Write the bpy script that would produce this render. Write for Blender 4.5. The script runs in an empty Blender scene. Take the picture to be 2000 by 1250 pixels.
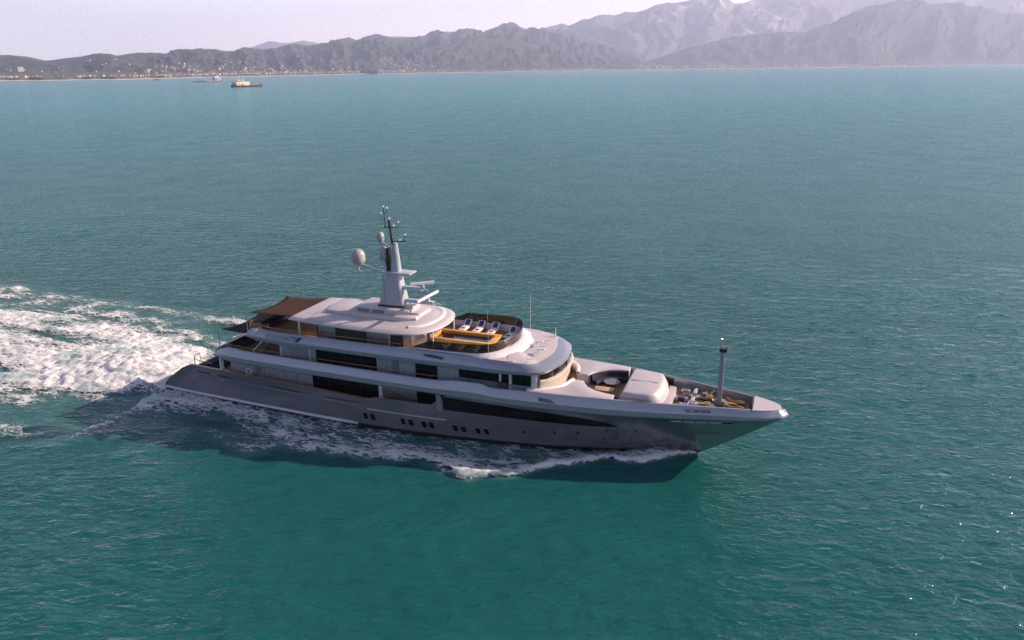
import bpy, bmesh, math, random
import numpy as np
from mathutils import Vector, Matrix
random.seed(7)
R = math.radians
scene = bpy.context.scene
C = scene.collection

# ------------------------------------------------------------------ camera
F_PX = 1507.7; CX, CY = 1000.0, 625.0
PITCH = math.atan((CY - 133.31) / F_PX)
AZ = math.atan((CX + 3242.2) / (F_PX / math.cos(PITCH)))
ROLL = R(0.651)
CAM = Vector((61.037, -62.213, 32.197))
h_ = Vector((-math.cos(AZ), math.sin(AZ), 0)); r_ = Vector((h_.y, -h_.x, 0)); z_ = Vector((0, 0, 1))
FWD = h_ * math.cos(PITCH) - z_ * math.sin(PITCH)
u_ = h_ * math.sin(PITCH) + z_ * math.cos(PITCH)
RGT = r_ * math.cos(ROLL) - u_ * math.sin(ROLL)
UPV = r_ * math.sin(ROLL) + u_ * math.cos(ROLL)
cd = bpy.data.cameras.new('camera'); cam = bpy.data.objects.new('camera', cd); C.objects.link(cam)
m = Matrix((( RGT.x, UPV.x, -FWD.x), (RGT.y, UPV.y, -FWD.y), (RGT.z, UPV.z, -FWD.z)))
cam.matrix_world = Matrix.Translation(CAM) @ m.to_4x4()
cd.sensor_width = 36.0; cd.lens = F_PX / 2000.0 * 36.0
cd.clip_start = 0.5; cd.clip_end = 150000.0
scene.camera = cam

# ------------------------------------------------------------------ light
SUN_AZ, SUN_EL = 30.0, 26.0
sv = Vector((math.cos(R(SUN_EL)) * math.cos(R(SUN_AZ)), math.cos(R(SUN_EL)) * math.sin(R(SUN_AZ)), math.sin(R(SUN_EL))))
sd = bpy.data.lights.new('sun', 'SUN'); sd.energy = 5.0; sd.angle = R(0.55); sd.color = (1.0, 0.79, 0.64)
sun = bpy.data.objects.new('sun', sd); C.objects.link(sun)
sun.rotation_euler = (-sv).to_track_quat('-Z', 'Y').to_euler(); sun.location = (0, 0, 200)
w = bpy.data.worlds.new('World'); scene.world = w; w.use_nodes = True
nt = w.node_tree; nt.nodes.clear()
out = nt.nodes.new('ShaderNodeOutputWorld'); bg = nt.nodes.new('ShaderNodeBackground')
sky = nt.nodes.new('ShaderNodeTexSky'); sky.sky_type = 'NISHITA'; sky.sun_disc = False
sky.sun_elevation = R(SUN_EL); sky.sun_rotation = R(90 - SUN_AZ)
sky.air_density = 1.0; sky.dust_density = 1.5; sky.ozone_density = 1.5
SKY_TINT = (0.92, 0.90, 1.12, 1)
mx = nt.nodes.new('ShaderNodeMix'); mx.data_type = 'RGBA'; mx.blend_type = 'MULTIPLY'
mx.inputs[0].default_value = 1.0; mx.inputs[7].default_value = SKY_TINT
nt.links.new(sky.outputs[0], mx.inputs[6])
# hazy bright band of the low sky, strongest over the land
tcw = nt.nodes.new('ShaderNodeTexCoord'); sep = nt.nodes.new('ShaderNodeSeparateXYZ'); nt.links.new(tcw.outputs['Generated'], sep.inputs[0])
el = nt.nodes.new('ShaderNodeMapRange'); el.interpolation_type = 'SMOOTHSTEP'; el.inputs[1].default_value = .17; el.inputs[2].default_value = .0; el.inputs[3].default_value = 0; el.inputs[4].default_value = 1
nt.links.new(sep.outputs[2], el.inputs[0])
azr = nt.nodes.new('ShaderNodeMapRange'); azr.interpolation_type = 'SMOOTHSTEP'; azr.inputs[1].default_value = -.75; azr.inputs[2].default_value = .65; azr.inputs[3].default_value = .12; azr.inputs[4].default_value = 1
dt = nt.nodes.new('ShaderNodeVectorMath'); dt.operation = 'DOT_PRODUCT'; dt.inputs[1].default_value = (math.cos(R(68)), math.sin(R(68)), 0); nt.links.new(tcw.outputs['Generated'], dt.inputs[0]); nt.links.new(dt.outputs['Value'], azr.inputs[0])
mu = nt.nodes.new('ShaderNodeMath'); mu.operation = 'MULTIPLY'; nt.links.new(el.outputs[0], mu.inputs[0]); nt.links.new(azr.outputs[0], mu.inputs[1])
gl = nt.nodes.new('ShaderNodeMix'); gl.data_type = 'RGBA'; gl.blend_type = 'ADD'; gl.inputs[7].default_value = (13.6, 6.6, 2.0, 1)
nt.links.new(mu.outputs[0], gl.inputs[0]); 
el2 = nt.nodes.new('ShaderNodeMapRange'); el2.interpolation_type = 'SMOOTHSTEP'; el2.inputs[1].default_value = .62; el2.inputs[2].default_value = .05; el2.inputs[3].default_value = 0; el2.inputs[4].default_value = 1
nt.links.new(sep.outputs[2], el2.inputs[0])
mu2 = nt.nodes.new('ShaderNodeMath'); mu2.operation = 'MULTIPLY'; nt.links.new(el2.outputs[0], mu2.inputs[0]); nt.links.new(azr.outputs[0], mu2.inputs[1])
gl2 = nt.nodes.new('ShaderNodeMix'); gl2.data_type = 'RGBA'; gl2.blend_type = 'ADD'; gl2.inputs[7].default_value = (6.2, 8.6, 10.4, 1)
nt.links.new(mu2.outputs[0], gl2.inputs[0]); nt.links.new(mx.outputs[2], gl2.inputs[6]); nt.links.new(gl2.outputs[2], gl.inputs[6]); nt.links.new(gl.outputs[2], bg.inputs[0])
bg.inputs[1].default_value = 0.055
nt.links.new(bg.outputs[0], out.inputs[0])
vs = scene.view_settings; vs.view_transform = 'Standard'; vs.look = 'None'; vs.gamma = 1.0; vs.exposure = 0.85
vs.use_curve_mapping = False
scene.cycles.max_bounces = 6; scene.cycles.transparent_max_bounces = 12
scene.cycles.volume_bounces = 2
scene.cycles.use_denoising = True; scene.cycles.denoising_prefilter = 'NONE'; scene.cycles.sample_clamp_indirect = 4.0
scene.cycles.caustics_reflective = False; scene.cycles.caustics_refractive = False

# ------------------------------------------------------------------ materials
def mat(name, col, rough=0.5, metal=0.0, coat=0.0, spec=0.5, noise=0.0, nscale=1.0, bump=0.0, bscale=3.0, alpha=1.0, emit=None):
    M = bpy.data.materials.new(name); M.use_nodes = True
    t = M.node_tree; b = t.nodes['Principled BSDF']
    b.inputs['Base Color'].default_value = (*col, 1); b.inputs['Roughness'].default_value = rough
    b.inputs['Metallic'].default_value = metal; b.inputs['Coat Weight'].default_value = coat
    b.inputs['Specular IOR Level'].default_value = spec
    if emit: 
        b.inputs['Emission Color'].default_value = (*emit[0], 1); b.inputs['Emission Strength'].default_value = emit[1]
    if alpha < 1: b.inputs['Alpha'].default_value = alpha
    if noise or bump:
        tc = t.nodes.new('ShaderNodeTexCoord')
    if noise:
        n = t.nodes.new('ShaderNodeTexNoise'); n.inputs['Scale'].default_value = nscale; n.inputs['Detail'].default_value = 6
        r = t.nodes.new('ShaderNodeMapRange'); r.inputs[1].default_value = 0.3; r.inputs[2].default_value = 0.7
        r.inputs[3].default_value = 1 - noise; r.inputs[4].default_value = 1 + noise
        v = t.nodes.new('ShaderNodeVectorMath'); v.operation = 'SCALE'; v.inputs[0].default_value = col
        t.links.new(tc.outputs['Object'], n.inputs['Vector']); t.links.new(n.outputs[0], r.inputs[0])
        t.links.new(r.outputs[0], v.inputs['Scale']); t.links.new(v.outputs[0], b.inputs['Base Color'])
        r2 = t.nodes.new('ShaderNodeMapRange'); r2.inputs[1].default_value = 0.3; r2.inputs[2].default_value = 0.7
        r2.inputs[3].default_value = max(0.02, rough - 0.06); r2.inputs[4].default_value = min(1, rough + 0.06)
        t.links.new(n.outputs[0], r2.inputs[0]); t.links.new(r2.outputs[0], b.inputs['Roughness'])
    if bump:
        n = t.nodes.new('ShaderNodeTexNoise'); n.inputs['Scale'].default_value = bscale; n.inputs['Detail'].default_value = 3
        bp = t.nodes.new('ShaderNodeBump'); bp.inputs['Strength'].default_value = bump; bp.inputs['Distance'].default_value = 0.05
        t.links.new(tc.outputs['Object'], n.inputs['Vector']); t.links.new(n.outputs[0], bp.inputs['Height'])
        t.links.new(bp.outputs[0], b.inputs['Normal'])
    return M
def planks(name, col, gap=0.12, axis='Y', rough=0.6):
    M = mat(name, col, rough); t = M.node_tree; b = t.nodes['Principled BSDF']
    tc = t.nodes.new('ShaderNodeTexCoord'); wv = t.nodes.new('ShaderNodeTexWave'); wv.bands_direction = axis
    wv.inputs['Scale'].default_value = 0.314 / gap; wv.inputs['Distortion'].default_value = 0
    n = t.nodes.new('ShaderNodeTexNoise'); n.inputs['Scale'].default_value = 1.7; n.inputs['Detail'].default_value = 5
    cr = t.nodes.new('ShaderNodeValToRGB'); cr.color_ramp.elements[0].position = 0.02; cr.color_ramp.elements[0].color = tuple(c * .25 for c in col) + (1,)
    cr.color_ramp.elements[1].position = 0.12; cr.color_ramp.elements[1].color = (*col, 1)
    mm = t.nodes.new('ShaderNodeMix'); mm.data_type = 'RGBA'; mm.blend_type = 'MULTIPLY'; mm.inputs[0].default_value = .6
    t.links.new(tc.outputs['Object'], wv.inputs[0]); t.links.new(tc.outputs['Object'], n.inputs['Vector'])
    t.links.new(wv.outputs['Fac'], cr.inputs[0]); t.links.new(cr.outputs[0], mm.inputs[6])
    c2 = t.nodes.new('ShaderNodeValToRGB'); c2.color_ramp.elements[0].color = (.55, .55, .55, 1); c2.color_ramp.elements[0].position = .3
    c2.color_ramp.elements[1].color = (1.2, 1.15, 1.1, 1); c2.color_ramp.elements[1].position = .7
    t.links.new(n.outputs[0], c2.inputs[0]); t.links.new(c2.outputs[0], mm.inputs[7])
    t.links.new(mm.outputs[2], b.inputs['Base Color'])
    return M
M = {}
M['silver'] = mat('silver_paint', (.34, .345, .38), .22, .5, 0)
M['hull'] = mat('hull_paint', (.34, .325, .345), .2, .72, 0)
M['boot'] = mat('boot_paint', (.012, .012, .016), .3, 0, .3)
M['stripe'] = mat('stripe_paint', (.55, .54, .58), .3, .2, .3)
M['roof'] = mat('roof_paint', (.50, .445, .445), .48, .1, .1, noise=.04, nscale=.8)
M['white'] = mat('white_paint', (.72, .69, .70), .3, .05, .3, noise=.03, nscale=1)
M['panel'] = mat('panel_paint', (.38, .40, .43), .3, .3, .2, noise=.06, nscale=1.2)
M['brushed'] = mat('brushed_panel', (.42, .40, .41), .3, .8, .0, noise=.12, nscale=3)
M['beige'] = mat('beige_paint', (.62, .53, .45), .4, 0, .2, noise=.04)
M['glass'] = mat('dark_glass', (.006, .006, .008), .06, 0, 0, spec=.22)
M['tint'] = mat('tinted_glass', (.03, .022, .018), .05, 0, 0, alpha=.82)
M['dark'] = mat('dark_interior', (.03, .025, .022), .6)
M['line'] = mat('seam', (.09, .09, .11), .5)
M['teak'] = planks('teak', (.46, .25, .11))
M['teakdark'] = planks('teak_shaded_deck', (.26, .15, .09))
M['varnish'] = mat('varnished_teak', (.74, .36, .045), .3, 0, .4, noise=.12, nscale=4)
M['rail'] = mat('rail_wood', (.30, .14, .05), .35, 0, .5)
M['navy'] = mat('navy_cushion', (.022, .018, .035), .8, bump=.2, bscale=6)
M['cushion'] = mat('white_cushion', (.78, .75, .78), .75, bump=.15, bscale=5)
M['towel'] = mat('navy_towel', (.05, .045, .12), .9)
M['canvas'] = mat('brown_canvas', (.060, .028, .020), .9, spec=.15, noise=.15, nscale=1.5)
M['canvasdark'] = mat('plum_canvas', (.022, .013, .018), .9, spec=.15, noise=.15, nscale=1.5)
M['steel'] = mat('polished_steel', (.7, .68, .66), .18, 1.0)
M['black'] = mat('black_paint', (.012, .012, .013), .35)
M['dome'] = mat('radome', (.34, .33, .34), .45, noise=.04)
M['grey'] = mat('grey_paint', (.2, .2, .22), .4, .2, noise=.05)
M['bronze'] = mat('bronze_fitting', (.45, .30, .14), .3, .8)
M['poolwater'] = mat('pool_water', (.004, .006, .03), .04, bump=.2, bscale=3)
M['gold'] = mat('lit_ceiling_lamp', (.8, .5, .1), .4, emit=((1, .6, .12), 1.2))
M['red'] = mat('red_fabric', (.4, .03, .03), .6)

# ------------------------------------------------------------------ mesh helpers
class MB:
    def __init__(s): s.v = []; s.f = []
    def add(s, vs, fs):
        n = len(s.v); s.v += [tuple(p) for p in vs]; s.f += [tuple(i + n for i in f) for f in fs]; return s
    def box(s, x0, x1, y0, y1, z0, z1, bev=0):
        b = min(bev, (x1-x0)/2.01, (y1-y0)/2.01, (z1-z0)/2.01)
        if b <= 0:
            return s.add([(x0,y0,z0),(x1,y0,z0),(x1,y1,z0),(x0,y1,z0),(x0,y0,z1),(x1,y0,z1),(x1,y1,z1),(x0,y1,z1)],
                     [(0,3,2,1),(4,5,6,7),(0,1,5,4),(1,2,6,5),(2,3,7,6),(3,0,4,7)])
        bm = bmesh.new(); bmesh.ops.create_cube(bm, size=1)
        for v in bm.verts: v.co = Vector(((x0+x1)/2 + v.co.x*(x1-x0), (y0+y1)/2 + v.co.y*(y1-y0), (z0+z1)/2 + v.co.z*(z1-z0)))
        bmesh.ops.bevel(bm, geom=bm.edges[:], offset=b, segments=2, affect='EDGES', profile=.5)
        return s.addbm(bm)
    def addbm(s, bm, mt=None):
        bm.verts.ensure_lookup_table()
        for i, v in enumerate(bm.verts): v.index = i
        s.add([(mt @ v.co if mt else v.co)[:] for v in bm.verts], [[v.index for v in f.verts] for f in bm.faces]); bm.free(); return s
    def rings(s, rs, closed=True, cap0=False, cap1=False):
        n = len(s.v); k = len(rs[0])
        for r in rs: s.v += [tuple(p) for p in r]
        for i in range(len(rs) - 1):
            for j in range(k if closed else k - 1):
                a = n + i*k + j; b = n + i*k + (j+1) % k
                s.f.append((a, b, b + k, a + k))
        if cap0: s.f.append(tuple(n + j for j in reversed(range(k))))
        if cap1: s.f.append(tuple(n + (len(rs)-1)*k + j for j in range(k)))
        return s
    def tube(s, pts, r, seg=8, r1=None, caps=True):
        pts = [Vector(p) for p in pts]; rs = []
        for i, p in enumerate(pts):
            d = (pts[min(i+1, len(pts)-1)] - pts[max(i-1, 0)]).normalized()
            a = d.orthogonal().normalized() if abs(d.z) > .9 else d.cross(Vector((0,0,1))).normalized()
            b = d.cross(a); rr = r if r1 is None else r + (r1 - r) * i / (len(pts)-1)
            rs.append([p + (a*math.cos(2*math.pi*j/seg) + b*math.sin(2*math.pi*j/seg)) * rr for j in range(seg)])
        return s.rings(rs, True, caps, caps)
    def lathe(s, prof, c=(0,0,0), seg=20):
        rs = [[(c[0] + r*math.cos(2*math.pi*j/seg), c[1] + r*math.sin(2*math.pi*j/seg), c[2] + z) for j in range(seg)] for r, z in prof]
        return s.rings(rs, True, True, True)
    def prism(s, poly, z0, z1, bev=0):
        # poly CCW from above; z0/z1 may be callables of (x,y)
        a = z0 if callable(z0) else (lambda x, y: z0); b = z1 if callable(z1) else (lambda x, y: z1)
        if bev:
            inn = inset(poly, bev, True)
            rs = [[(x, y, a(x, y)) for x, y in poly], [(x, y, b(x, y) - bev) for x, y in poly],
                  [(px + (qx-px)*.3, py + (qy-py)*.3, b(px, py) - bev*.3) for (px, py), (qx, qy) in zip(poly, inn)], [(x, y, b(x, y)) for x, y in inn]]
        else:
            rs = [[(x, y, a(x, y)) for x, y in poly], [(x, y, b(x, y)) for x, y in poly]]
        return s.rings(rs, True, True, True)
    def obb(s, c, ax, ay, az):
        c, ax, ay, az = map(Vector, (c, ax, ay, az))
        return s.add([c + ax*i + ay*j + az*k for k in (-1, 1) for j in (-1, 1) for i in (-1, 1)],
                     [(0,2,3,1),(4,5,7,6),(0,1,5,4),(1,3,7,5),(3,2,6,7),(2,0,4,6)])
    def build(s, name, material, parent=None, smooth=True, angle=32, loc=None):
        me = bpy.data.meshes.new(name); me.from_pydata(s.v, [], s.f); me.validate()
        o = bpy.data.objects.new(name, me); C.objects.link(o); me.materials.append(material)
        if len(me.polygons) < 120000:
            bm = bmesh.new(); bm.from_mesh(me); bmesh.ops.recalc_face_normals(bm, faces=bm.faces[:]); bm.to_mesh(me); bm.free()
        if smooth:
            me.polygons.foreach_set('use_smooth', [True]*len(me.polygons)); me.set_sharp_from_angle(angle=R(angle))
        if parent: o.parent = parent
        if loc: o.location = loc
        return o
def inset(poly, d, closed=True):
    n = len(poly); res = []
    for i in range(n):
        p = Vector(poly[i]); a = Vector(poly[i-1]) if (closed or i > 0) else None; b = Vector(poly[(i+1) % n]) if (closed or i < n-1) else None
        if a is None: a = p - (b - p)
        if b is None: b = p + (p - a)
        e1 = (p - a).normalized(); e2 = (b - p).normalized()
        n1 = Vector((-e1.y, e1.x)); n2 = Vector((-e2.y, e2.x)); nn = n1 + n2
        if nn.length < 1e-6: nn = n1
        nn.normalize(); k = max(.35, nn.dot(n1))
        res.append(tuple(p + nn * (d / k)))
    return res
def sweep(mb, path, prof, closed=False):
    """path CCW seen from above (starboard aft -> bow -> port aft); prof = [(inset, z or z(x))]"""
    rs = []
    for ins, z in prof:
        ring = []
        off = inset(path, 1.0, closed)
        for (x, y), (ox, oy) in zip(path, off):
            i = ins(x) if callable(ins) else ins
            ring.append((x + (ox-x)*i, y + (oy-y)*i, z(x) if callable(z) else z))
        rs.append(ring)
    return mb.rings(rs, closed)
def interp(xs, ys):
    return lambda x: float(np.interp(x, xs, ys))
def curve(xs, ys):   # smooth monotone-ish interpolation (Catmull-Rom / cubic Hermite)
    xs = np.array(xs, float); ys = np.array(ys, float); mm = np.gradient(ys, xs)
    def f(x):
        x = min(max(x, xs[0]), xs[-1]); i = min(max(int(np.searchsorted(xs, x)) - 1, 0), len(xs) - 2)
        h = xs[i+1] - xs[i]; t = (x - xs[i]) / h
        return float((2*t**3-3*t**2+1)*ys[i] + (t**3-2*t**2+t)*h*mm[i] + (-2*t**3+3*t**2)*ys[i+1] + (t**3-t**2)*h*mm[i+1])
    return f
def tag(o, label=None, cat=None, group=None, kind=None):
    if label: o['label'] = label
    if cat: o['category'] = cat
    if group: o['group'] = group
    if kind: o['kind'] = kind
    return o
def empty(name, loc, rz=0):
    o = bpy.data.objects.new(name, None); C.objects.link(o); o.location = loc; o.rotation_euler = (0, 0, rz); o.empty_display_size = .5
    return o
def copy_tree(o, parent=None):
    c = o.copy(); C.objects.link(c); c.parent = parent
    for ch in list(o.children): copy_tree(ch, c)
    return c
def pnoise(x, y, seed=0):
    x = np.asarray(x, float); y = np.asarray(y, float)
    xi = np.floor(x).astype(np.int64); yi = np.floor(y).astype(np.int64); xf = x - xi; yf = y - yi
    def g(ix, iy, dx, dy):
        h = (ix * 374761393 + iy * 668265263 + seed * 982451653) & 0xffffffff
        h = ((h ^ (h >> 13)) * 1274126177) & 0xffffffff; h = h ^ (h >> 16)
        a = (h & 0xffff) / 65536.0 * 2 * np.pi
        return np.cos(a) * dx + np.sin(a) * dy
    u = xf*xf*xf*(xf*(xf*6-15)+10); v = yf*yf*yf*(yf*(yf*6-15)+10)
    a = g(xi, yi, xf, yf); b = g(xi+1, yi, xf-1, yf); c = g(xi, yi+1, xf, yf-1); d = g(xi+1, yi+1, xf-1, yf-1)
    return (a + (b-a)*u + (c-a)*v + (a-b-c+d)*u*v) * 1.5
def fbm(x, y, o=4, seed=0, ridged=False):
    s = 0; a = 1; t = 0
    for i in range(o):
        n = pnoise(x*2**i + i*17.3, y*2**i - i*9.1, seed + i)
        s = s + a * ((1 - 2*np.abs(n)) if ridged else n); t += a; a *= .5
    return s / t
# ------------------------------------------------------------------ the yacht (bow to +x, port to +y, waterline z = 0)
yacht = empty('motor_yacht', (0, 0, 0))
tag(yacht, 'long silver motor yacht under way with teak decks, dark windows and a radar mast', 'yacht')
W0 = curve([0, 4, 10, 20, 30, 36, 40, 44.5, 48, 52, 54.6], [3.9, 4.25, 4.6, 5.0, 4.85, 4.3, 3.75, 2.85, 1.95, .8, 0])
K0 = curve([0, 5, 10, 20, 30, 36, 42, 48, 52, 56, 59.5, 61, 61.7, 62.0], [4.15, 4.8, 5.1, 5.35, 5.4, 5.3, 5.0, 4.3, 3.55, 2.62, 1.75, 1.12, .62, 0])
zk = interp([0, 33, 40, 48, 56, 60, 62], [4.75, 4.72, 4.58, 4.5, 4.55, 4.62, 4.7])
ztop = interp([0, .3, 1.5, 3.1, 4.3, 10, 18, 24.2, 25.7, 27.0, 32.6, 33.0, 33.3, 40, 48, 56, 60, 62],
              [.9, 1.3, 2.1, 3.15, 3.72, 3.65, 3.5, 3.18, 3.1, 3.52, 3.54, 3.6, 4.70, 4.58, 4.5, 4.55, 4.62, 4.7])
def hull_b(u, t):   # u along, t 0 waterline .. 1 knuckle -> x, half beam
    xa = 0.0; xs = 54.6 + (62 - 54.6) * max(0, t) ** .9
    xw = 54.6 * u; xk = 62 * u; g = max(0, t) ** (1.15 + .55 * u)
    if t < 0: return xa + (xs - xa) * u, W0(xw) * (1 + t * .35)
    return xa + (xs - xa) * u, W0(xw) + (K0(xk) - W0(xw)) * g
def hull_y(x, z):   # half beam of the hull skin at x, z
    t = z / zk(x); xs = 54.6 + 7.4 * max(0, t) ** .9
    return hull_b(min(1, x / xs), t)[1]
US = np.concatenate([np.linspace(0, .08, 14)[:-1], np.linspace(.08, .9, 96), 1 - np.linspace(.1, 0, 26)[1:] ** 1.0])
def hull_side(mb, sgn, ta, tb, n, off=0.0, zt=True):
    rs = []
    for k in range(n + 1):
        ring = []
        for u in US:
            f = k / n
            x1 = 62 * u
            top = (ztop(x1) / zk(x1)) if zt else 1.0
            t = ta + (min(tb, top) - ta) * f
            x, b = hull_b(u, t)
            ring.append((x, sgn * (b + off), t * zk(x1)))
        rs.append(ring)
    mb.rings(rs, False)
hb = MB()
for s in (-1, 1):
    hull_side(hb, s, .10, 1.0, 22)
n0 = len(hb.v)
# transom
tr = [hull_b(0, t)[1] for t in (.1, .2)]
hb.add([(0.0, -4.0, .42), (0.0, 4.0, .42), (0.02, 4.05, .95), (0.02, -4.05, .95)], [(0, 1, 2, 3)])
hb.build('hull', M['hull'], yacht, angle=40)
bb = MB()
for s in (-1, 1): hull_side(bb, s, -.5, .1, 5, .0)
bb.add([(0, -3.9, -2), (0, 3.9, -2), (0, 4.0, .45), (0, -4.0, .45)], [(0, 1, 2, 3)])
bb.build('boot_topping', M['boot'], yacht, angle=40)
# spray rail at the stern quarter, pale
for s in (-1, 1):
    sp = MB(); rs = []
    for x in np.linspace(-.12, 24, 50):
        z = .42 + .02 * x / 24 - (0.1 if x > 16 else 0) * (x - 16) / 8; b = hull_y(max(x, 0), z + .05); e = min(1, (24.05 - x) / 1.2)
        rs.append([(x, s * (b - .05), z - .06), (x, s * (b + .10 * e), z - .05), (x, s * (b + .14 * e), z + .06), (x, s * (b + .10 * e), z + .2), (x, s * (b - .05), z + .24)])
    sp.rings(rs, False).build('spray_rail', M['stripe'], yacht)
# moulding line high on the aft hull, and the service platform ledge
for s in (-1, 1):
    ml = MB(); rs = []
    for x in np.linspace(3.2, 33.5, 70):
        z = interp([3, 10, 18, 27, 33.5], [2.75, 2.72, 2.5, 2.2, 2.2])(x); b = hull_y(x, z)
        rs.append([(x, s*(b-.03), z-.05), (x, s*(b+.035), z-.02), (x, s*(b+.035), z+.02), (x, s*(b-.03), z+.05)])
    ml.rings(rs, False).build('hull_moulding', M['silver'], yacht)
    ld = MB(); rs = []
    for x in np.linspace(25.2, 33.2, 20):
        z = 2.12; b = hull_y(x, z); e = min(1, (33.3 - x) / .5)
        rs.append([(x, s*(b-.03), z-.07), (x, s*(b+.07*e), z-.05), (x, s*(b+.07*e), z+.03), (x, s*(b-.03), z+.05)])
    ld.rings(rs, False).build('hull_ledge', M['stripe'], yacht)
def skin_panel(x0, x1, z0f, z1f, s, off, n=30, m=4):
    mb = MB(); rs = []
    for i in range(n + 1):
        x = x0 + (x1 - x0) * i / n; a, b = z0f(x), z1f(x)
        rs.append([(x, s * (hull_y(x, a + (b-a)*k/m) + off), a + (b-a)*k/m) for k in range(m + 1)])
    mb.rings(rs, False)
    return mb
for s in (-1, 1):
    zt_ = interp([33.05, 39, 43.5, 46, 47.6, 48.6], [4.56, 4.36, 4.14, 3.92, 3.65, 3.25])
    zb_ = interp([33.05, 36, 40, 44, 47.2, 48.6], [3.18, 3.18, 3.15, 3.1, 3.08, 3.2])
    skin_panel(33.05, 48.6, zb_, zt_, s, .012, 50, 5).build('hull_window', M['glass'], yacht)
    # white post in front of the recess
    skin_panel(32.45, 32.95, lambda x: 3.0, lambda x: 4.7, s, .03, 2).build('side_pillar', M['silver'], yacht)
    # paired cabin windows
    for px in (24.75, 25.5, 28.65, 29.45, 30.75, 31.5, 33.8, 34.6, 35.95, 36.75):
        def zz(lo): return (lambda x: (.98 if lo else 1.68))
        sk = MB(); rs = []
        for k in range(3):
            z = 1.0 + .68 * k / 2; sl = -.10 * k / 2
            rs.append([(px + sl + dx, s * (hull_y(px + sl + dx, z) + .015), z) for dx in (0, .22, .44)])
        sk.rings(rs, False)
        wn = sk.build('cabin_window', M['glass'], yacht)
        fr = MB(); c = [(px + dx + (-.10 if k else 0), s*(hull_y(px+dx, 1 + .68*k) + .02), 1.0 + .68*k) for dx, k in ((-.02, 0), (.46, 0), (.46, 1), (-.02, 1), (-.02, 0))]
        fr.tube(c, .022, 5).build('frame', M['silver'], wn)
    for x0, x1 in ((5.1, 6.8), (7.9, 9.5), (14.2, 15.9), (16.1, 17.8), (20.7, 22.5), (22.7, 24.4)):
        zf = interp([5, 10, 18, 25], [3.1, 2.98, 2.76, 2.64])
        skin_panel(x0, x1, lambda x: zf(x) - .06, lambda x: zf(x) + .06, s, .012, 8, 1).build('scupper_slot', M['black'], yacht)
    skin_panel(7.0, 7.6, lambda x: 2.98, lambda x: 3.12, s, .014, 3, 1).build('fairlead', M['steel'], yacht)
    skin_panel(26.6, 27.5, lambda x: 2.62, lambda x: 2.72, s, .012, 3, 1).build('vent_slot', M['bronze'], yacht)
    for x, z in ((40.4, 1.75), (43.1, 2.0), (45.1, 2.1), (47.6, 2.7), (50.0, 2.75), (47.3, 1.6)):
        pt = MB(); b = hull_y(x, z)
        pt.add([(x + .13*math.cos(a), s*(hull_y(x + .13*math.cos(a), z + .1*math.sin(a)) + .012), z + .1*math.sin(a)) for a in np.linspace(0, 2*math.pi, 13)[:-1]], [tuple(range(12))])
        pt.build('porthole', M['glass'], yacht)
    # boarding hatch seams
    def seam(pts, r=.018):
        return MB().tube([(x, s*(hull_y(x, z) + .004), z) for x, z in pts], r, 4).build('hatch_seam', M['line'], yacht)
    seam([(27.9, 3.45), (27.9, 2.3)]); seam([(29.1, 3.45), (29.1, 2.5), (28.95, 2.3), (28.95, 1.95), (28.0, 1.95), (28.0, 2.2)]); seam([(32.0, 3.45), (32.0, 2.25)])
    # anchor pocket strips below the knuckle
    for k, (x0, x1) in enumerate(((51.9, 52.8), (52.9, 53.8), (53.9, 54.8), (54.9, 55.8), (55.9, 56.9))):
        skin_panel(x0, x1, lambda x: 4.16, lambda x: 4.36, s, .02, 6, 2).build('mooring_recess', M['steel'] if k == 0 else M['roof'], yacht)
    skin_panel(57.0, 57.8, lambda x: 4.2, lambda x: 4.34, s, .02, 4, 1).build('mooring_recess', M['black'], yacht)
    for z in (3.0, 2.85):
        MB().tube([(x, s*(hull_y(x, z) + .01), z) for x in np.linspace(54.6, 56.8 - (3 - z) * 2, 8)], .02, 4).build('anchor_pocket_edge', M['line'], yacht)
    # bulwark cap of the main deck (brown timber) and inner bulwark
    cap = MB(); rs = []
    for x in list(np.linspace(4.2, 27.2, 60)):
        z = ztop(x); b = hull_y(x, z)
        rs.append([(x, s*(b+.03), z-.01), (x, s*(b+.03), z+.05), (x, s*(b-.24), z+.05), (x, s*(b-.24), z-.9)])
    cap.rings(rs, False).build('bulwark_rail', M['rail'], yacht, angle=20)

# main deck
path = [(x, -(min(K0(x), hull_y(x, 2.4)) - .1)) for x in np.linspace(3.0, 40, 40)]
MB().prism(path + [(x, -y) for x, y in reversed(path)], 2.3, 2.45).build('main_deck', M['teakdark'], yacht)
MB().box(.2, 3.1, -3.8, 3.8, .75, .95, .05).build('swim_platform', M['teak'], yacht)
MB().add([(2.9, -4.2, .9), (2.9, 4.2, .9), (4.3, 4.5, 2.5), (4.3, -4.5, 2.5)], [(0, 1, 2, 3)]).build('transom_door', M['hull'], yacht)
# aft main deck parapet with curved guard rail
MB().box(4.1, 4.4, -4.3, 4.3, 2.4, 3.3, .06).build('aft_bulwark', M['silver'], yacht)
for s in (-1, 1):
    g = MB()
    loop = [(7.2, s*4.75, 4.25), (5.6, s*4.65, 4.3), (4.6, s*4.3, 4.3), (4.0, s*3.6, 4.25), (3.8, s*2.6, 4.2)]
    g.tube(loop, .045, 6)
    for p in loop[::1]: g.tube([(p[0], p[1], 3.2), p], .025, 5)
    g.build('guard_rail', M['rail'], yacht)

def hull_band_path(x0, x1, inc=0.0, off=0.0):
    xs = list(np.linspace(x0, 56, 70)) + list(56 + (62 - 56) * (1 - (1 - np.linspace(0, 1, 26)[1:]) ** 2))
    xs = [x for x in xs if x <= x1]
    st = [(x, -(K0(x) + off)) for x in xs]
    pt = [(x, -y) for x, y in reversed(st[:-1])] if x1 >= 62 else [(x, -y) for x, y in reversed(st)]
    return st + pt
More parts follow.
